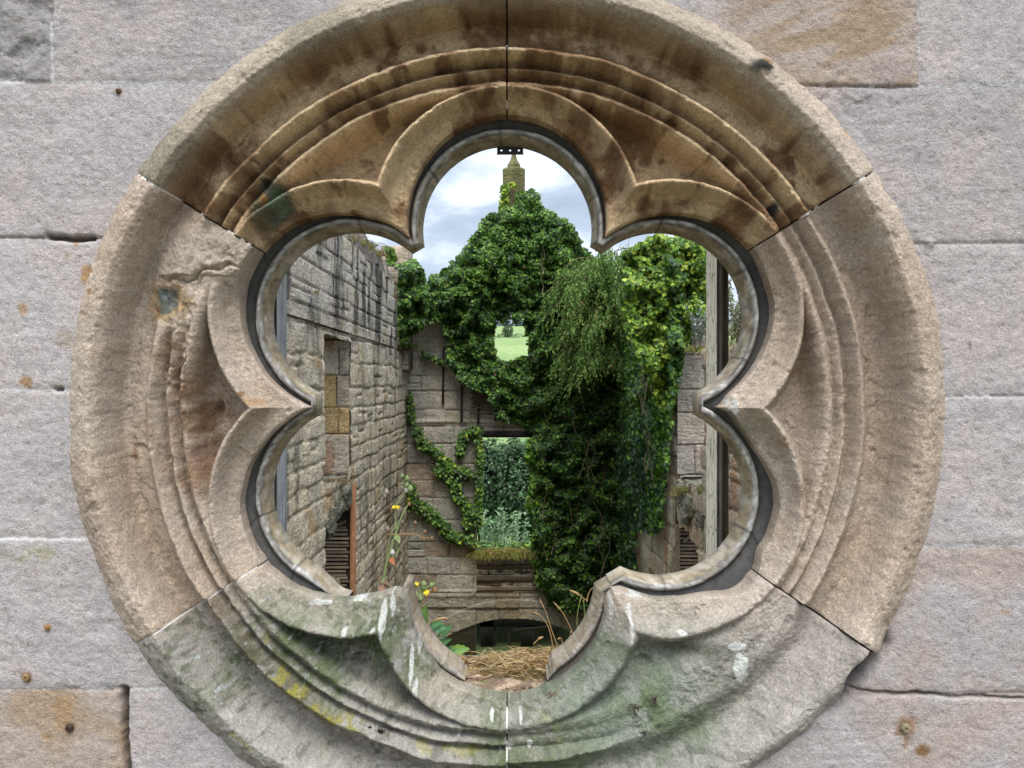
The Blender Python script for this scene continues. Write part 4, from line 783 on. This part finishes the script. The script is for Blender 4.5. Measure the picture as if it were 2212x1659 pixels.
# feathery conifer growing in front of the gable
def feather_tree():
    t = thing('feathery_tree', 'feathery light green conifer with drooping twigs in front of the ivy gable', 'tree', (2.0, 14.93, 0)); r = np.random.default_rng(91)
    m = MB(); tr = np.array([(2.0+.05*math.sin(k), 14.93, k*.74) for k in range(13)]); m.tube(tr, .11, .015, sc(84, 70, 54), 8); m.build('trunk', M_WFAR, t)
    mt = MB(); ml = MB(); PP = []; TT = []
    for i in range(150):
        h = ZC+.4+2.3*r.random(); az = math.pi*1.3+(r.random()-.5)*2.6; L = (.45+1.0*r.random())
        o = np.array([2.0, 14.8, h]); d = np.array([math.cos(az)*.95, math.sin(az)*1.5, .30+.45*r.random()]); pts = [o+d*L*s-np.array([0, 0, .75])*L*s*s*1.1 for s in np.linspace(0, 1, 9)]
        if r.random() < .7: mt.tube(pts, .016, .004, sc(110, 88, 62), 4)
        for j in range(2, 9):
            for s in range(4):
                p = pts[j]+(r.random(3)-.5)*.10; ll = .16+.26*r.random(); dd = np.array([d[0]*.5+(r.random()-.5)*.9, d[1]*.5+(r.random()-.5)*.9, -.45-.7*r.random()]); dd /= np.linalg.norm(dd)
                for q in np.linspace(0, 1, 9): PP.append(p+dd*ll*q-np.array([0, 0, .1*q*q])); TT.append(dd+(r.random(3)-.5)*1.1)
    PP = np.array(PP); TT = np.array(TT); n = len(PP); leaves(ml, PP, r.normal(size=(n, 3))+np.array([0, -1, .6]), TT, .075*(.6+.8*r.random(n)), leafcol(n, [sc(112, 142, 66), sc(90, 122, 52), sc(74, 106, 46), sc(136, 156, 80), sc(140, 96, 62)], [3, 3, 2, 1.4, .12], rng=r), asp=.30, simple=True)
    mt.build('twigs', M_WFAR, t); ml.build('crown', M_FEATH, t)
feather_tree()
def weeds_on_wall(cx, cy, Z, n, hpx, wpx, lab, name, cat, cols, seed, lean=0.3):
    r = np.random.default_rng(seed); m = MB(); k = Z/F; t = thing(name, lab, cat, at(cx, cy, Z)); ml = MB(); PP = []; TT = []
    for i in range(n):
        b = at(cx+wpx*(r.random()-.5), cy, Z+(r.random()-.5)*.3); h = hpx*k*(.5+.6*r.random()); lx = (r.random()-.5)*2*lean*h
        pts = [b+np.array([lx*s*s, -.1*h*s*s, h*s-.1*h*s*s]) for s in np.linspace(0, 1, 7)]; m.tube(pts, .005, .002, cols[0], 4)
        for s in np.linspace(.25, 1, 22):
            q = b+np.array([lx*s*s, -.1*h*s*s, h*s-.1*h*s*s])
            for _ in range(3): PP.append(q); TT.append(r.normal(size=3)*np.array([1, 1, .5])+np.array([0, 0, .8]))
    PP = np.array(PP); n2 = len(PP); leaves(ml, PP, r.normal(size=(n2, 3)), np.array(TT), .05*(.5+.8*r.random(n2)), leafcol(n2, cols[1:], [1]*(len(cols)-1), rng=r), asp=.35, simple=True)
    m.build('stems', M_WFAR, t); ml.build('seed_heads', M_DRY, t)
def grass_tuft(cx, cy, Z, n, hpx, wpx, lab, cols, seed, droop=1., name='grass_tuft', kind=None, r0=.004):
    r = np.random.default_rng(seed); m = MB(); k = Z/F
    for i in range(n):
        b = at(cx+wpx*(r.random()-.5), cy+4*(r.random()-.5), Z+(r.random()-.5)*.35); h = hpx*k*(.4+.8*r.random()); a = r.random()*6.28; L = h*(.3+.7*r.random()); c = cols[r.integers(len(cols))]*(.7+.6*r.random())
        m.tube([b+np.array([math.cos(a)*L*s, math.sin(a)*L*s, h*(s-droop*s*s*.9)]) for s in np.linspace(0, 1, 5)], r0, r0*.3, c, 3)
    o = m.build(name, M_DRY, loc=at(cx, cy, Z)); tag(o, lab, 'grass', None, kind); return o
SG = sc(150, 154, 150); 
weeds_on_wall(1512, 752, 10.6, 16, 100, 28, 'silvery grey weed left of the painted post on the wall top', 'silvery_weed', 'plant', [sc(120, 116, 96), sc(176, 180, 180), sc(140, 150, 140), sc(120, 134, 104)], 801)
weeds_on_wall(1592, 765, 8.6, 38, 165, 44, 'silvery grey weed right of the painted post on the wall top', 'silvery_weed', 'plant', [sc(130, 120, 90), sc(170, 172, 160), sc(150, 150, 120), sc(140, 150, 100)], 802)
grass_tuft(1594, 775, 8.6, 620, 90, 50, 'tall yellowing grass on the wall top right of the post', [sc(170, 150, 90), sc(130, 130, 70), sc(190, 170, 120)], 810, 1.)
grass_tuft(1505, 760, 10.6, 130, 40, 44, 'short green grass on the jamb top beside the ivy', [sc(120, 140, 70), sc(160, 150, 90)], 811)
grass_tuft(1490, 1062, 10.3, 260, 46, 44, 'grass tuft drooping from the right floor ledge', [sc(130, 140, 70), sc(160, 140, 90), sc(100, 112, 60)], 812, 1.4)
grass_tuft(728, 1040, 10.3, 120, 22, 40, 'dry grass on the left floor ledge', [sc(150, 130, 90), sc(120, 104, 70)], 813, 1.4)
grass_tuft(1100, 1204, ZB, 2200, 52, 140, 'green and straw coloured grass growing along the doorway sill', [sc(140, 150, 66), sc(176, 166, 90), sc(150, 120, 84), sc(110, 128, 54)], 814, 1.05, r0=.008)
grass_tuft(876, 748, 16.0, 260, 22, 44, 'grass below the ivy bush on the broken wall end', [sc(96, 120, 60), sc(130, 140, 80)], 815, 1.5, r0=.008)
for i, (x, y, Zt, h) in enumerate(((745, 520, 11.0, 36), (762, 522, 11.6, 44), (784, 530, 12.2, 50), (800, 540, 12.8, 56), (818, 552, 13.6, 50), (680, 632, 9.0, 14), (838, 700, 14.6, 12))):
    grass_tuft(x, y, Zt, 70, h, 14, ['grass sprig on the left wall top nearest the frame', 'second grass sprig along the left wall top', 'grass sprig on the middle of the left wall top', 'fourth grass sprig along the left wall top', 'grass sprig on the left wall top nearest the ivy bush', 'tiny yellow green sprig in a streaked wall joint', 'tiny sprig low in the far left wall joints'][i], [sc(120, 130, 70), sc(150, 120, 80), sc(96, 108, 60)], 820+i, 1.2, 'grass_sprig')
# pointed coping stones on the left wall
for i, (Zt, h) in enumerate(((10.3, .30), (11.0, .42), (11.7, .50), (12.4, .46), (13.1, .44), (13.8, .40), (14.4, .34))):
    m = MB(); z0 = ZC+1.98; V = [(XL-.5, Zt-D0-.22, z0), (XL-.0, Zt-D0-.22, z0), (XL-.0, Zt-D0+.2, z0), (XL-.5, Zt-D0+.2, z0), (XL-.35, Zt-D0-.02, z0+h), (XL-.06, Zt-D0-.02, z0+h)]
    m.add(V, sc(120, 112, 104), Q=[(0, 1, 5, 4), (2, 3, 4, 5), (0, 3, 2, 1)], T=[(1, 2, 5), (0, 4, 3)]); m.build('coping_stone', M_RUB, lw, smooth=False)
m = MB(); sheet(m, (XL-.5, -D0, 0), (0, 1, 0), (0, 0, 1), (1, 0, 0), np.arange(9.5, 16.3, .03), np.arange(ZC+1.7, ZC+3.5, .03), .36, .8, 702, lambda U, V: V-ZC < 3.2-.06*(U-9)+.15*fbm(U*2, U*0, 3, 5), lambda U, V, C, R: mixc(C, sc(182, 162, 146), np.ones(U.shape)*.6)); m.box((XL-.95, 9.5-D0, ZC+1.7), (XL-.55, 16.3-D0, ZC+2.7), c_); m.build('upper_masonry', M_RUB, lw)
mb = MB(); xx_ = np.arange(-2.75, -2.16, .02)
sheet(mb, (0, 16.1-D0, 0), (1, 0, 0), (0, 0, 1), (0, -1, 0), xx_, np.arange(ZC+.3, ZC+2.9, .02), .36, .7, 700, None, lambda U, V, C, R: mixc(C, sc(176, 156, 142), np.ones(U.shape)*.5)); mb.box((-2.75, 16.15-D0, ZC+.3), (-2.17, 16.8-D0, ZC+2.88), c_); mb.build('broken_pier', M_RUB, lw)
# ---------------------------------------------------------------- garden, hills
def cloud(mb, c, rad, n, size, cols, wts, seed, simple=True, asp=.8):
    r = np.random.default_rng(seed); d = r.normal(size=(n, 3)); d /= np.linalg.norm(d, axis=1)[:, None]; lump = 1+.35*fbm(d[:, 0]*2.4+seed, d[:, 2]*2.4+d[:, 1], 3, 900)
    P = np.array(c)+d*np.array(rad)*lump[:, None]*(.62+.38*r.random((n, 1))**.5); leaves(mb, P, d+(r.random((n, 3))-.5)*1.2+np.array([0, 0, .5]), r.normal(size=(n, 3))+np.array([0, 0, -.5]), size*(.6+.8*r.random(n)), leafcol(n, cols, wts, rng=r), asp=asp, simple=simple)
def shrub(name, lab, cat, px, pytop, Z, wpx, n, size, cols, wts, seed, k=6):
    a = at(px, pytop, Z); w_ = wpx*Z/F/2; h = a[2]; t = thing(name, lab, cat, (a[0], a[1], 0)); r = np.random.default_rng(seed); m = MB(); ml = MB()
    for i in range(k):
        x = a[0]+(r.random()-.5)*1.3*w_; y = a[1]+(r.random()-.5)*w_; hh = h*(.55+.45*r.random()) if i else h; z = hh*.62; m.tube([(a[0]+(x-a[0])*s, a[1]+(y-a[1])*s, z*s) for s in np.linspace(0, 1, 5)], .07, .02, sc(80, 66, 50), 6)
        cloud(ml, (x, y, z), (w_*.62, w_*.62, hh*.38), n//k, size, cols, wts, seed+i)
    m.build('trunk', M_WFAR, t); ml.build('crown', M_LEAF, t)
BLG = sc(100, 134, 90)
shrub('garden_tree', 'dark bushy tree behind the doorway, left half', 'tree', 1040, 925, 29, 130, 16000, .12, [sc(44, 66, 40), sc(64, 92, 58), BLG], [3, 3, 1.], 910)
shrub('garden_tree', 'dark bushy tree behind the doorway, right half', 'tree', 1125, 930, 28, 140, 16000, .12, [sc(42, 66, 38), sc(62, 90, 54), BLG], [3, 3, .8], 920)
shrub('garden_tree', 'pale topped distant bush showing just under the door lintel', 'tree', 1085, 944, 34, 160, 12000, .15, [sc(120, 150, 100), sc(90, 120, 70)], [2, 2], 925)
def upright_shrub(px, pyb, pyt, Z, n, lab, cols, seed):
    r = np.random.default_rng(seed); t = thing('upright_shrub', lab, 'shrub', (at(px, pyb, Z)[0], Z-D0, 0)); m = MB(); ml = MB(); PP = []
    for i in range(n):
        x = px+(r.random()-.5)*110; yt = pyt+(pyb-pyt)*.5*r.random()+abs(x-px)*.3; b = at(px+(x-px)*.6, pyb+20, Z+(r.random()-.5)*1.2); b[2] = max(0, b[2]-.6); e = at(x, yt, Z+(r.random()-.5)*1.2)
        m.tube([b*(1-s)+e*s for s in np.linspace(0, 1, 5)], .015, .004, sc(110, 104, 80), 4)
        for s in np.linspace(.35, 1, 34): PP.append(b*(1-s)+e*s+(r.random(3)-.5)*.12)
    PP = np.array(PP); k = len(PP); leaves(ml, PP, np.array([0, -1, .6])+r.normal(size=(k, 3))*.6, r.normal(size=(k, 3))+np.array([0, 0, .6]), .11*(.6+.7*r.random(k)), leafcol(k, cols, [1]*len(cols), rng=r), asp=.6, simple=True)
    m.build('stems', M_WFAR, t); ml.build('leaves', M_LEAF, t)
upright_shrub(1085, 1195, 1095, 21, 34, 'pale grey green upright shrub in the doorway, behind the grassy sill', [sc(128, 158, 112), sc(100, 136, 84), sc(160, 180, 146)], 930)
mb = MB(); 
for i in range(9): cloud(mb, at(1025+18*i, 1200, 19.4)+np.array([0, 0, -.25]), (.36, .5, .55), 900, .1, [GL, GY, GM], [3, 1, 2], 940+i)
for i in range(5): mb.tube([(at(1040+30*i, 1200, 19.4)[0], 19.4-D0, s) for s in np.linspace(0, 2.6, 4)], .03, .015, sc(90, 76, 56), 5)
tag(mb.build('low_bush', M_LEAF, loc=(0, 19.4-D0, 0)), 'bright green low bush just beyond the grassy door sill', 'bush')
mb = MB()
for i in range(8): cloud(mb, at(1010+34*i, 1400, 24)+np.array([0, 0, 0]), (.8, .8, 1.2), 1500, .16, [GM, GL, GD], [3, 2, 2], 960+i)
for i in range(5): mb.tube([(at(1030+40*i, 1400, 24)[0], 24-D0, s) for s in np.linspace(0, 1.6, 4)], .05, .02, sc(90, 76, 56), 5)
tag(mb.build('garden_bush', M_LEAF, loc=(0, 24-D0, 0)), 'mid green bushes seen through the dark doorway under the arch', 'bush')
def terr(X, Y):
    z = .094*np.clip(Y-55, 0, None)*ss(55, 120, Y)-.0*X; z = z+2.0*fbm(X/90, Y/90, 3, 990)*ss(60, 160, Y)
    return np.where(Y > 640, z-(Y-640)*.12, z)
ys = np.concatenate([np.linspace(-150, 50, 21), np.linspace(55, 900, 120)]); xs = np.linspace(-500, 500, 101); X, Y = np.meshgrid(xs, ys, indexing='ij'); Z = terr(X, Y)
C = mixc(np.broadcast_to(sc(108, 132, 72), X.shape+(3,)), sc(124, 142, 82), ss(-.3, .4, fbm(X/60, Y/40, 3, 991))); C = mixc(C, sc(96, 92, 70), (Y < 20)*1.)
mb = MB(); mb.grid(np.stack([X, Y, Z], -1), C); tag(mb.build('ground', M_GRASS), None, None, None, 'structure')
mb = MB(); r = np.random.default_rng(99)
for i in range(34):
    x = -150+300*i/33+6*r.random(); cloud(mb, (x, 640+10*r.random(), terr(x, 640)+4), (8, 6, 6+4*r.random()), 500, 1.6, [sc(50, 66, 54), sc(64, 84, 66)], [1, 1], 1000+i)
tag(mb.build('far_wood', M_LEAF), 'dark line of distant trees along the hill top, seen through the small gable window', 'wood', None, 'stuff')
mb = MB()
for i in range(60):
    s = i/59; x = -45+90*s; y = 330+35*s+3*math.sin(i); cloud(mb, (x, y, terr(x, y)+.6), (1.2, 1, 1.0+.7*r.random()), 60, .5, [sc(56, 76, 40), sc(70, 90, 50)], [1, 1], 1100+i)
tag(mb.build('field_hedge', M_LEAF, loc=(0, 340, terr(np.array(0.), np.array(340.)))), 'thin dark hedge crossing the bright green field on the hill', 'hedge')
mb = MB(); cloud(mb, (-2, 352, terr(np.array(-2.), np.array(352.))+3), (2.6, 2.6, 3), 700, .6, [sc(50, 70, 38)], [1], 1200); mb.tube([(-2, 352, terr(np.array(-2.), np.array(352.))), (-2, 352, terr(np.array(-2.), np.array(352.))+3)], .3, .2, sc(80, 66, 50), 6)
tag(mb.build('field_tree', M_LEAF, loc=(-2, 352, 28)), 'small lone tree in the hedge on the green hill', 'tree')
# ---------------------------------------------------------------- weeds and straw on the sill
c3 = lambda x, y: ((900+x/2.074)/1.736, (1500+y/2.074)/1.736)
c8 = lambda x, y: ((1500+x/2.5525)/1.736, (2000+y/2.5525)/1.736)
def smooth_path(q, n=14):
    q = np.array(q, float); t = np.linspace(0, len(q)-1, n); o = np.stack([np.interp(t, range(len(q)), q[:, i]) for i in range(q.shape[1])], 1)
    for _ in range(2): o[1:-1] = .25*o[:-2]+.5*o[1:-1]+.25*o[2:]
    return o
def flower(t, p, r_, col, up=(0, -.5, .85), name='flower', n=26):
    m = MB(); rg = np.random.default_rng(int(abs(p[0])*1e4) % 999); up = np.array(up)/np.linalg.norm(up); a = np.cross(up, [1, .2, 0]); a /= np.linalg.norm(a); b = np.cross(up, a)
    th = rg.random(n)*6.28; k = .5+.5*rg.random(n); T = (a[None]*np.cos(th)[:, None]+b[None]*np.sin(th)[:, None])+up[None]*.4*(1.2-k)[:, None]
    leaves(m, np.repeat(np.array(p)[None], n, 0), np.repeat(up[None], n, 0)+rg.normal(size=(n, 3))*.2, T, r_*k, np.array(col)*(.8+.4*rg.random((n, 1))), asp=.45, simple=True); m.build(name, M_PETAL, t, smooth=False)
def bud(m, p, r_, c):
    th = np.linspace(0, 2*np.pi, 9); rows = []
    for s, k in ((-1, .2), (-.7, .8), (-.1, 1), (.5, .7), (1, .35), (1.3, .1)): rows.append(np.stack([p[0]+r_*k*np.cos(th), p[1]+r_*k*np.sin(th), np.full(9, p[2]+r_*s)], -1))
    m.grid(np.stack(rows, 0), c, flip=False)
YEL = sc(236, 204, 20); STG = sc(150, 166, 112); STB = sc(158, 124, 90)
def thistle(lab, Z, fc, stems, flowers, buds, lvs):
    t = thing('sow_thistle', lab, 'weed', at(*fc(*stems[0][0][0]), Z), 'sow thistles growing on the sill'); m = MB(); 
    for pts, r0, c in stems: m.tube([at(a, b, Z) for a, b in smooth_path([fc(*p) for p in pts])], r0*1.35, r0*.85, np.array(c)*1.25, 6)
    st = m.build('stem', M_FEATH, t)
    for p, r_ in flowers: flower(st, at(*fc(*p), Z-.005), r_, YEL)
    for p, r_, c in buds: m = MB(); bud(m, at(*fc(*p), Z-.003), r_, c); m.build('bud', M_FEATH, st)
    if lvs:
        for (p, q, wd, c) in lvs:
            m = MB(); a = at(*fc(*p), Z-.004); b = at(*fc(*q), Z-.03); leaves(m, a[None], np.array([[.1, -1, .6]]), (b-a)[None], np.linalg.norm(b-a), np.array(c)[None], asp=wd); m.build('leaf', M_LEAF, st)
thistle('tall yellow flowered sow thistle rising over the lower left foil cusp', 2.25, c3,
        [([(1118, 1420), (1122, 1330), (1150, 1240), (1200, 1080), (1240, 950), (1275, 860), (1320, 800)], .0028, STG), ([(1105, 1420), (1150, 1230), (1150, 1100), (1200, 990), (1230, 965)], .0016, STG), ([(1140, 1050), (1210, 1048), (1350, 1040), (1430, 1075), (1490, 1078)], .0017, STB), ([(1140, 1050), (1135, 1140), (1150, 1230)], .0015, STB),
         ([(1350, 1040), (1355, 990), (1362, 960)], .0012, STB), ([(1180, 850), (1210, 820), (1280, 735), (1300, 620)], .0015, STG), ([(1215, 1000), (1205, 890), (1210, 840)], .0014, STG), ([(1400, 1060), (1425, 1025), (1445, 1022)], .001, STB), ([(1240, 660), (1290, 700), (1290, 735)], .0012, STG), ([(1260, 590), (1270, 640), (1290, 700)], .0011, STG), ([(1218, 1200), (1240, 1150), (1260, 1125)], .0013, STG),
         ([(1140, 1500), (1110, 1440), (1060, 1370)], .0018, STB), ([(1140, 1500), (1125, 1430), (1118, 1400)], .002, STB), ([(1150, 1230), (1170, 1180), (1185, 1190)], .001, STG), ([(1215, 1075), (1215, 1150), (1245, 1165), (1218, 1200), (1160, 1280)], .001, STG)],
        [((1199, 836), .011), ((1222, 835), .011)], [((1262, 592), .006, STG), ((1300, 610), .008, STG), ((1298, 660), .007, STG), ((1325, 690), .009, STG), ((1292, 705), .008, sc(170, 160, 150)), ((1238, 655), .005, STB), ((1140, 715), .008, sc(180, 168, 156)), ((1315, 812), .006, STB), ((1362, 958), .006, STB), ((1440, 1025), .005, STB), ((1428, 1080), .005, STB), ((1492, 1078), .006, STB), ((1150, 1005), .008, sc(170, 150, 130)), ((1186, 1188), .008, sc(220, 214, 206)), ((1222, 1080), .009, STG)],
        [((1165, 1225), (1195, 1255), .6, sc(176, 110, 60)), ((1118, 1440), (1075, 1500), .7, sc(160, 120, 96)), ((1115, 1400), (1160, 1420), .4, sc(130, 110, 90)), ((1215, 1050), (1235, 1085), .6, STG)])
thistle('short yellow flowered sow thistle with several buds inside the left edge of the bottom foil', 2.2, c8,
        [([(150, 860), (160, 720), (200, 600), (228, 500)], .0028, STG), ([(180, 800), (200, 700), (260, 620), (330, 545)], .0022, STB), ([(150, 760), (140, 680), (130, 620)], .0024, STG), ([(200, 600), (180, 520), (165, 490)], .0018, STG), ([(200, 640), (245, 590), (250, 565)], .0018, STG), ([(228, 560), (270, 510), (325, 490)], .0016, STG), ([(190, 720), (200, 660), (195, 620)], .0022, STG)],
        [((163, 488), .010), ((250, 568), .015)], [((228, 488), .009, STG), ((226, 515), .009, STG), ((300, 500), .007, STG), ((322, 488), .005, STG), ((335, 545), .009, STB), ((155, 600), .010, STG), ((128, 605), .009, STG), ((195, 625), .009, STG), ((140, 690), .008, sc(170, 180, 140)), ((110, 545), .006, sc(200, 150, 60)), ((200, 870), .010, sc(200, 190, 140))], None)
def leafy():
    t = thing('broad_leaved_weed', 'dark green broad leaved weed at the left of the bottom foil, below the sow thistle', 'weed', at(*c8(260, 1150), 2.3)); r = np.random.default_rng(5)
    S = [(200, 900, 240, 700, .5), (220, 900, 180, 740, .5), (300, 900, 400, 840, .55), (300, 900, 450, 900, .5), (310, 910, 330, 830, .6), (250, 980, 240, 940, .6), (400, 1000, 490, 870, .35), (330, 1100, 480, 1010, .4), (340, 1110, 430, 1000, .5), (430, 1130, 550, 1085, .45), (470, 1130, 660, 1100, .45), (430, 1120, 400, 1060, .5), (430, 1150, 440, 1230, .5), (380, 1150, 350, 1210, .5), (500, 1140, 620, 1160, .35), (260, 960, 290, 1020, .5), (340, 930, 420, 960, .5), (200, 860, 170, 800, .5)]
    for i, (x0, y0, x1, y1, wd) in enumerate(S):
        m = MB(); Z = 2.27+.08*r.random(); a = at(*c8(x0, y0), Z); b = at(*c8(x1, y1), Z-.03*r.random()); n = 11; L = np.linalg.norm(b-a); d = (b-a)/L; nr = np.array([.15*(r.random()-.5), -.75, .65]); nr -= d*nr.dot(d); nr /= np.linalg.norm(nr); sd_ = np.cross(d, nr); rows = []
        for s in np.linspace(0, 1, n):
            w_ = wd*L*(math.sin(math.pi*min(1, s**.75))**.8+.02)*(1+.16*math.sin(s*38))/2; c = a+d*L*s+nr*(-.12*L*s*s); rows.append([c-sd_*w_+nr*w_*.25, c-sd_*w_*.5+nr*w_*.02, c-nr*.0015, c+sd_*w_*.5+nr*w_*.02, c+sd_*w_+nr*w_*.25])
        P = np.array(rows); col = sc(84, 132, 86)*(.8+.4*r.random()) if i % 5 else sc(124, 160, 72); m.grid(P, mixc(np.broadcast_to(col, P.shape), sc(120, 160, 110), np.broadcast_to(np.array([0, 0, .7, 0, 0])[None], P.shape[:2]))); m.build('leaf', M_LEAF, t)
    m = MB()
    for p in ([(270, 1180), (380, 960), (400, 940)], [(270, 1180), (240, 950), (200, 860)], [(380, 1250), (440, 1120), (520, 1110)], [(360, 1240), (330, 1100)], [(300, 1060), (290, 930)]): m.tube([at(a, b, 2.31) for a, b in smooth_path([c8(*q) for q in p])], .003, .002, sc(130, 160, 70), 6)
    m.build('stem', M_FEATH, t)
leafy()
# straw mat
mb = MB(); r = np.random.default_rng(55); SC = [sc(196, 170, 122), sc(170, 138, 92), sc(214, 192, 150), sc(140, 108, 72), sc(150, 136, 84)]
for i in range(1500):
    x = np.clip(.0+r.normal()*.11, -.25, .22); y = .26+.17*r.random(); hh = .030*math.exp(-((x-.06)/.10)**2)+.003; z = ZS+hh*r.random()+.003
    a = r.normal()*.9+(math.pi if r.random() < .5 else 0) if r.random() < .6 else r.random()*6.28; L = .03+.07*r.random(); el = (r.random()-.25)*.5; n = 6; s = np.linspace(0, 1, n); cv = (r.random()-.5)*1.6; A = a+cv*s
    P = np.stack([x+L*np.cumsum(np.cos(A))/n, y+.6*L*np.cumsum(np.sin(A))/n, np.maximum(ZS+.002, z+L*(el*s-(el+.15)*s*s))], -1); mb.tube(P, .0011+.0007*r.random(), .0005, SC[r.integers(5)]*(.4+.85*r.random()), 3)
for i in range(260):     # arching blades on top and the right hand side
    x = .07+.06*r.normal(); y = .3+.1*r.random(); z = ZS+.015; a = (-.2+r.normal()*.7) if r.random() < .7 else math.pi+r.normal()*.5; L = .05+.07*r.random(); h = .02+.045*r.random(); s = np.linspace(0, 1, 8)
    P = np.stack([x+L*np.cos(a)*s, y+.4*L*np.sin(a)*s, z+h*(2.4*s-2.2*s*s)], -1); mb.tube(P, .0013, .0005, SC[r.integers(3)]*(.8+.5*r.random()), 3)
X_, Y_ = np.meshgrid(np.linspace(-.27, .24, 130), np.linspace(.168, .44, 60), indexing='ij')
ms = MB(); Zq = ZS+.006+.010*fbm(X_*18, Y_*22, 4, 1301)+.012*ss(.10, .26, np.abs(X_+.01))+.004*fbm(X_*90, Y_*90, 2, 1305); Cq = mixc(np.broadcast_to(sc(112, 92, 74), X_.shape+(3,)), sc(160, 140, 116), ss(-.1, .4, fbm(X_*40, Y_*60, 3, 1303))); Cq = mixc(Cq, sc(92, 104, 56), ss(.2, .5, fbm(X_*14, Y_*14, 3, 1307))*.6)
ms.grid(np.stack([X_, Y_, Zq], -1), Cq); tag(ms.build('soil', M_EARTH, loc=(0, .3, ZS)), 'thin brown soil and moss under the straw on the bottom sill', 'soil', None, 'stuff')
tag(mb.build('dry_grass', M_DRY, loc=(0, .34, ZS)), 'matted dry straw coloured grass lying on the timber sill of the bottom foil', 'dry grass', None, 'stuff')
mb = MB()
for i in range(420):
    x = r.normal()*.13; y = .175+.2*r.random(); s_ = .002+.006*r.random()**2; rough_block(mb, (x, y, ZS+.004+.003*r.random()), (s_*1.6, s_, s_*.8), i, [sc(96, 78, 62), sc(150, 130, 110), sc(210, 200, 186), sc(70, 58, 48)][r.integers(4)], .3) if i < 170 else mb.tube([(x, y, ZS+.004), (x+.02*r.normal(), y+.008*r.normal(), ZS+.007)], .0012, .0008, sc(120, 92, 66), 3)
tag(mb.build('debris', M_EARTH, loc=(0, .25, ZS)), 'crumbs of rotten wood, droppings and twigs scattered along the bottom sill', 'debris', None, 'stuff')
# debris on the lower ledges
# grass stalks
ST = [([(1490, 1225), (1440, 950), (1400, 850), (1340, 780), (1275, 757)], 'leftmost curved dry stalk in the bottom foil', 0), ([(1555, 1190), (1460, 960), (1400, 760), (1330, 620)], 'tall straight dry stalk between two others above the straw', 0), ([(1685, 1030), (1630, 900), (1560, 760), (1465, 655)], 'tall leaning dry stalk near the right edge of the bottom foil', 0),
      ([(1715, 975), (1690, 850), (1710, 700), (1745, 580)], 'thin green stalk hugging the right edge of the bottom foil', 1), ([(1770, 830), (1765, 720), (1755, 630)], 'short green stalk at the right edge of the bottom foil', 1), ([(1790, 640), (1800, 590), (1830, 530), (1865, 520), (1885, 550)], 'hooked dry stalk curling over the right rim of the bottom foil', 0),
      ([(1795, 655), (1740, 610), (1690, 575), (1620, 545)], 'dry seed head pointing left at the right rim of the bottom foil', 2), ([(205, 920), (300, 850), (380, 820), (468, 815)], 'feathery seed head pointing right over the broad leaves', 2), ([(1280, 1060), (1330, 1010), (1372, 995)], 'short seed head rising from the straw mat', 2), ([(740, 1225), (640, 1210), (590, 1190), (565, 1160)], 'short dry stalk curling up at the left end of the straw', 2),
      ([(1550, 1190), (1560, 1080), (1540, 995), (1510, 1020)], 'bent dry stalk folded near the right end of the straw', 0), ([(1630, 1085), (1625, 1000), (1640, 930)], 'broken dry stalk standing at the right end of the straw', 0)]
for pts, lab, kd in ST:
    m = MB(); Z = 2.22; q = smooth_path([c8(*p) for p in pts], 16); c = sc(150, 160, 90) if kd == 1 else sc(190, 158, 112); R = np.linspace(.0017, .0009, 16)
    if kd == 2: R[7:] = .0034*np.sin(np.linspace(.6, 3.0, 9))+.0008
    else: R[12:15] = .0022
    m.tube([at(a, b, Z) for a, b in q], R, None, c, 5); tag(m.build('grass_stalk', M_DRY, loc=at(*q[0], Z)), lab, 'grass stalk', 'grass stalks on the sill')
for k_, (x, y, s_) in enumerate(((582, 0, 0),)): pass
for pts, lab in (([(1500, 1275), (1497, 1255), (1503, 1248)], 'tiny pale grass head against the right laths'), ([(1512, 1278), (1514, 1250), (1508, 1240)], 'second tiny pale grass head beside the frame')):
    m = MB(); q = smooth_path(pts, 8); m.tube([at(a, b, 2.2) for a, b in q], np.array([.001]*4+[.003, .003, .002, .001]), None, sc(214, 200, 170), 5); tag(m.build('grass_stalk', M_DRY, loc=at(*q[0], 2.2)), lab, 'grass stalk', 'grass stalks on the sill')
# feather scraps and lumps stuck on the lower stones
for i, (x, y, s_, lab, col) in enumerate(((812, 1580, 15, 'black crumpled feather scrap on the lower left stone', sc(44, 38, 32)), (1378, 1535, 11, 'dark feather scrap on the lower right stone, left of the pair', sc(70, 60, 52)), (1412, 1515, 13, 'brown grey feather scrap on the lower right stone, right of the pair', sc(90, 80, 68)), (1390, 1583, 5, 'smallest dark crumb low on the lower right stone', sc(46, 42, 36)), (1192, 1498, 9, 'brown cocoon hanging under the bottom foil, right of the centre joint', sc(110, 80, 62)), (752, 1348, 5, 'small grey snail shell on the lower left stone lip', sc(150, 140, 126)))):
    m = MB(); r = np.random.default_rng(i+40); Z0 = D0+(.05 if y > 1400 else .055)
    for k in range(7):
        p = at(x+s_*.6*r.normal(), y+s_*.6*r.normal(), Z0); q = p+r.normal(size=3)*s_*KP*np.array([.8, .15, .8]); m.tube([p, (p+q)/2+r.normal(size=3)*.003, q], s_*KP*.20, s_*KP*.08, col*(.6+.8*r.random()), 5)
    tag(m.build('stuck_scrap' if i < 5 else 'snail_shell', M_EARTH, loc=at(x, y, Z0)), lab, 'debris', 'scraps on the lower stones')
print('verts', sum(len(o.data.vertices) for o in bpy.data.objects if o.type == 'MESH'))
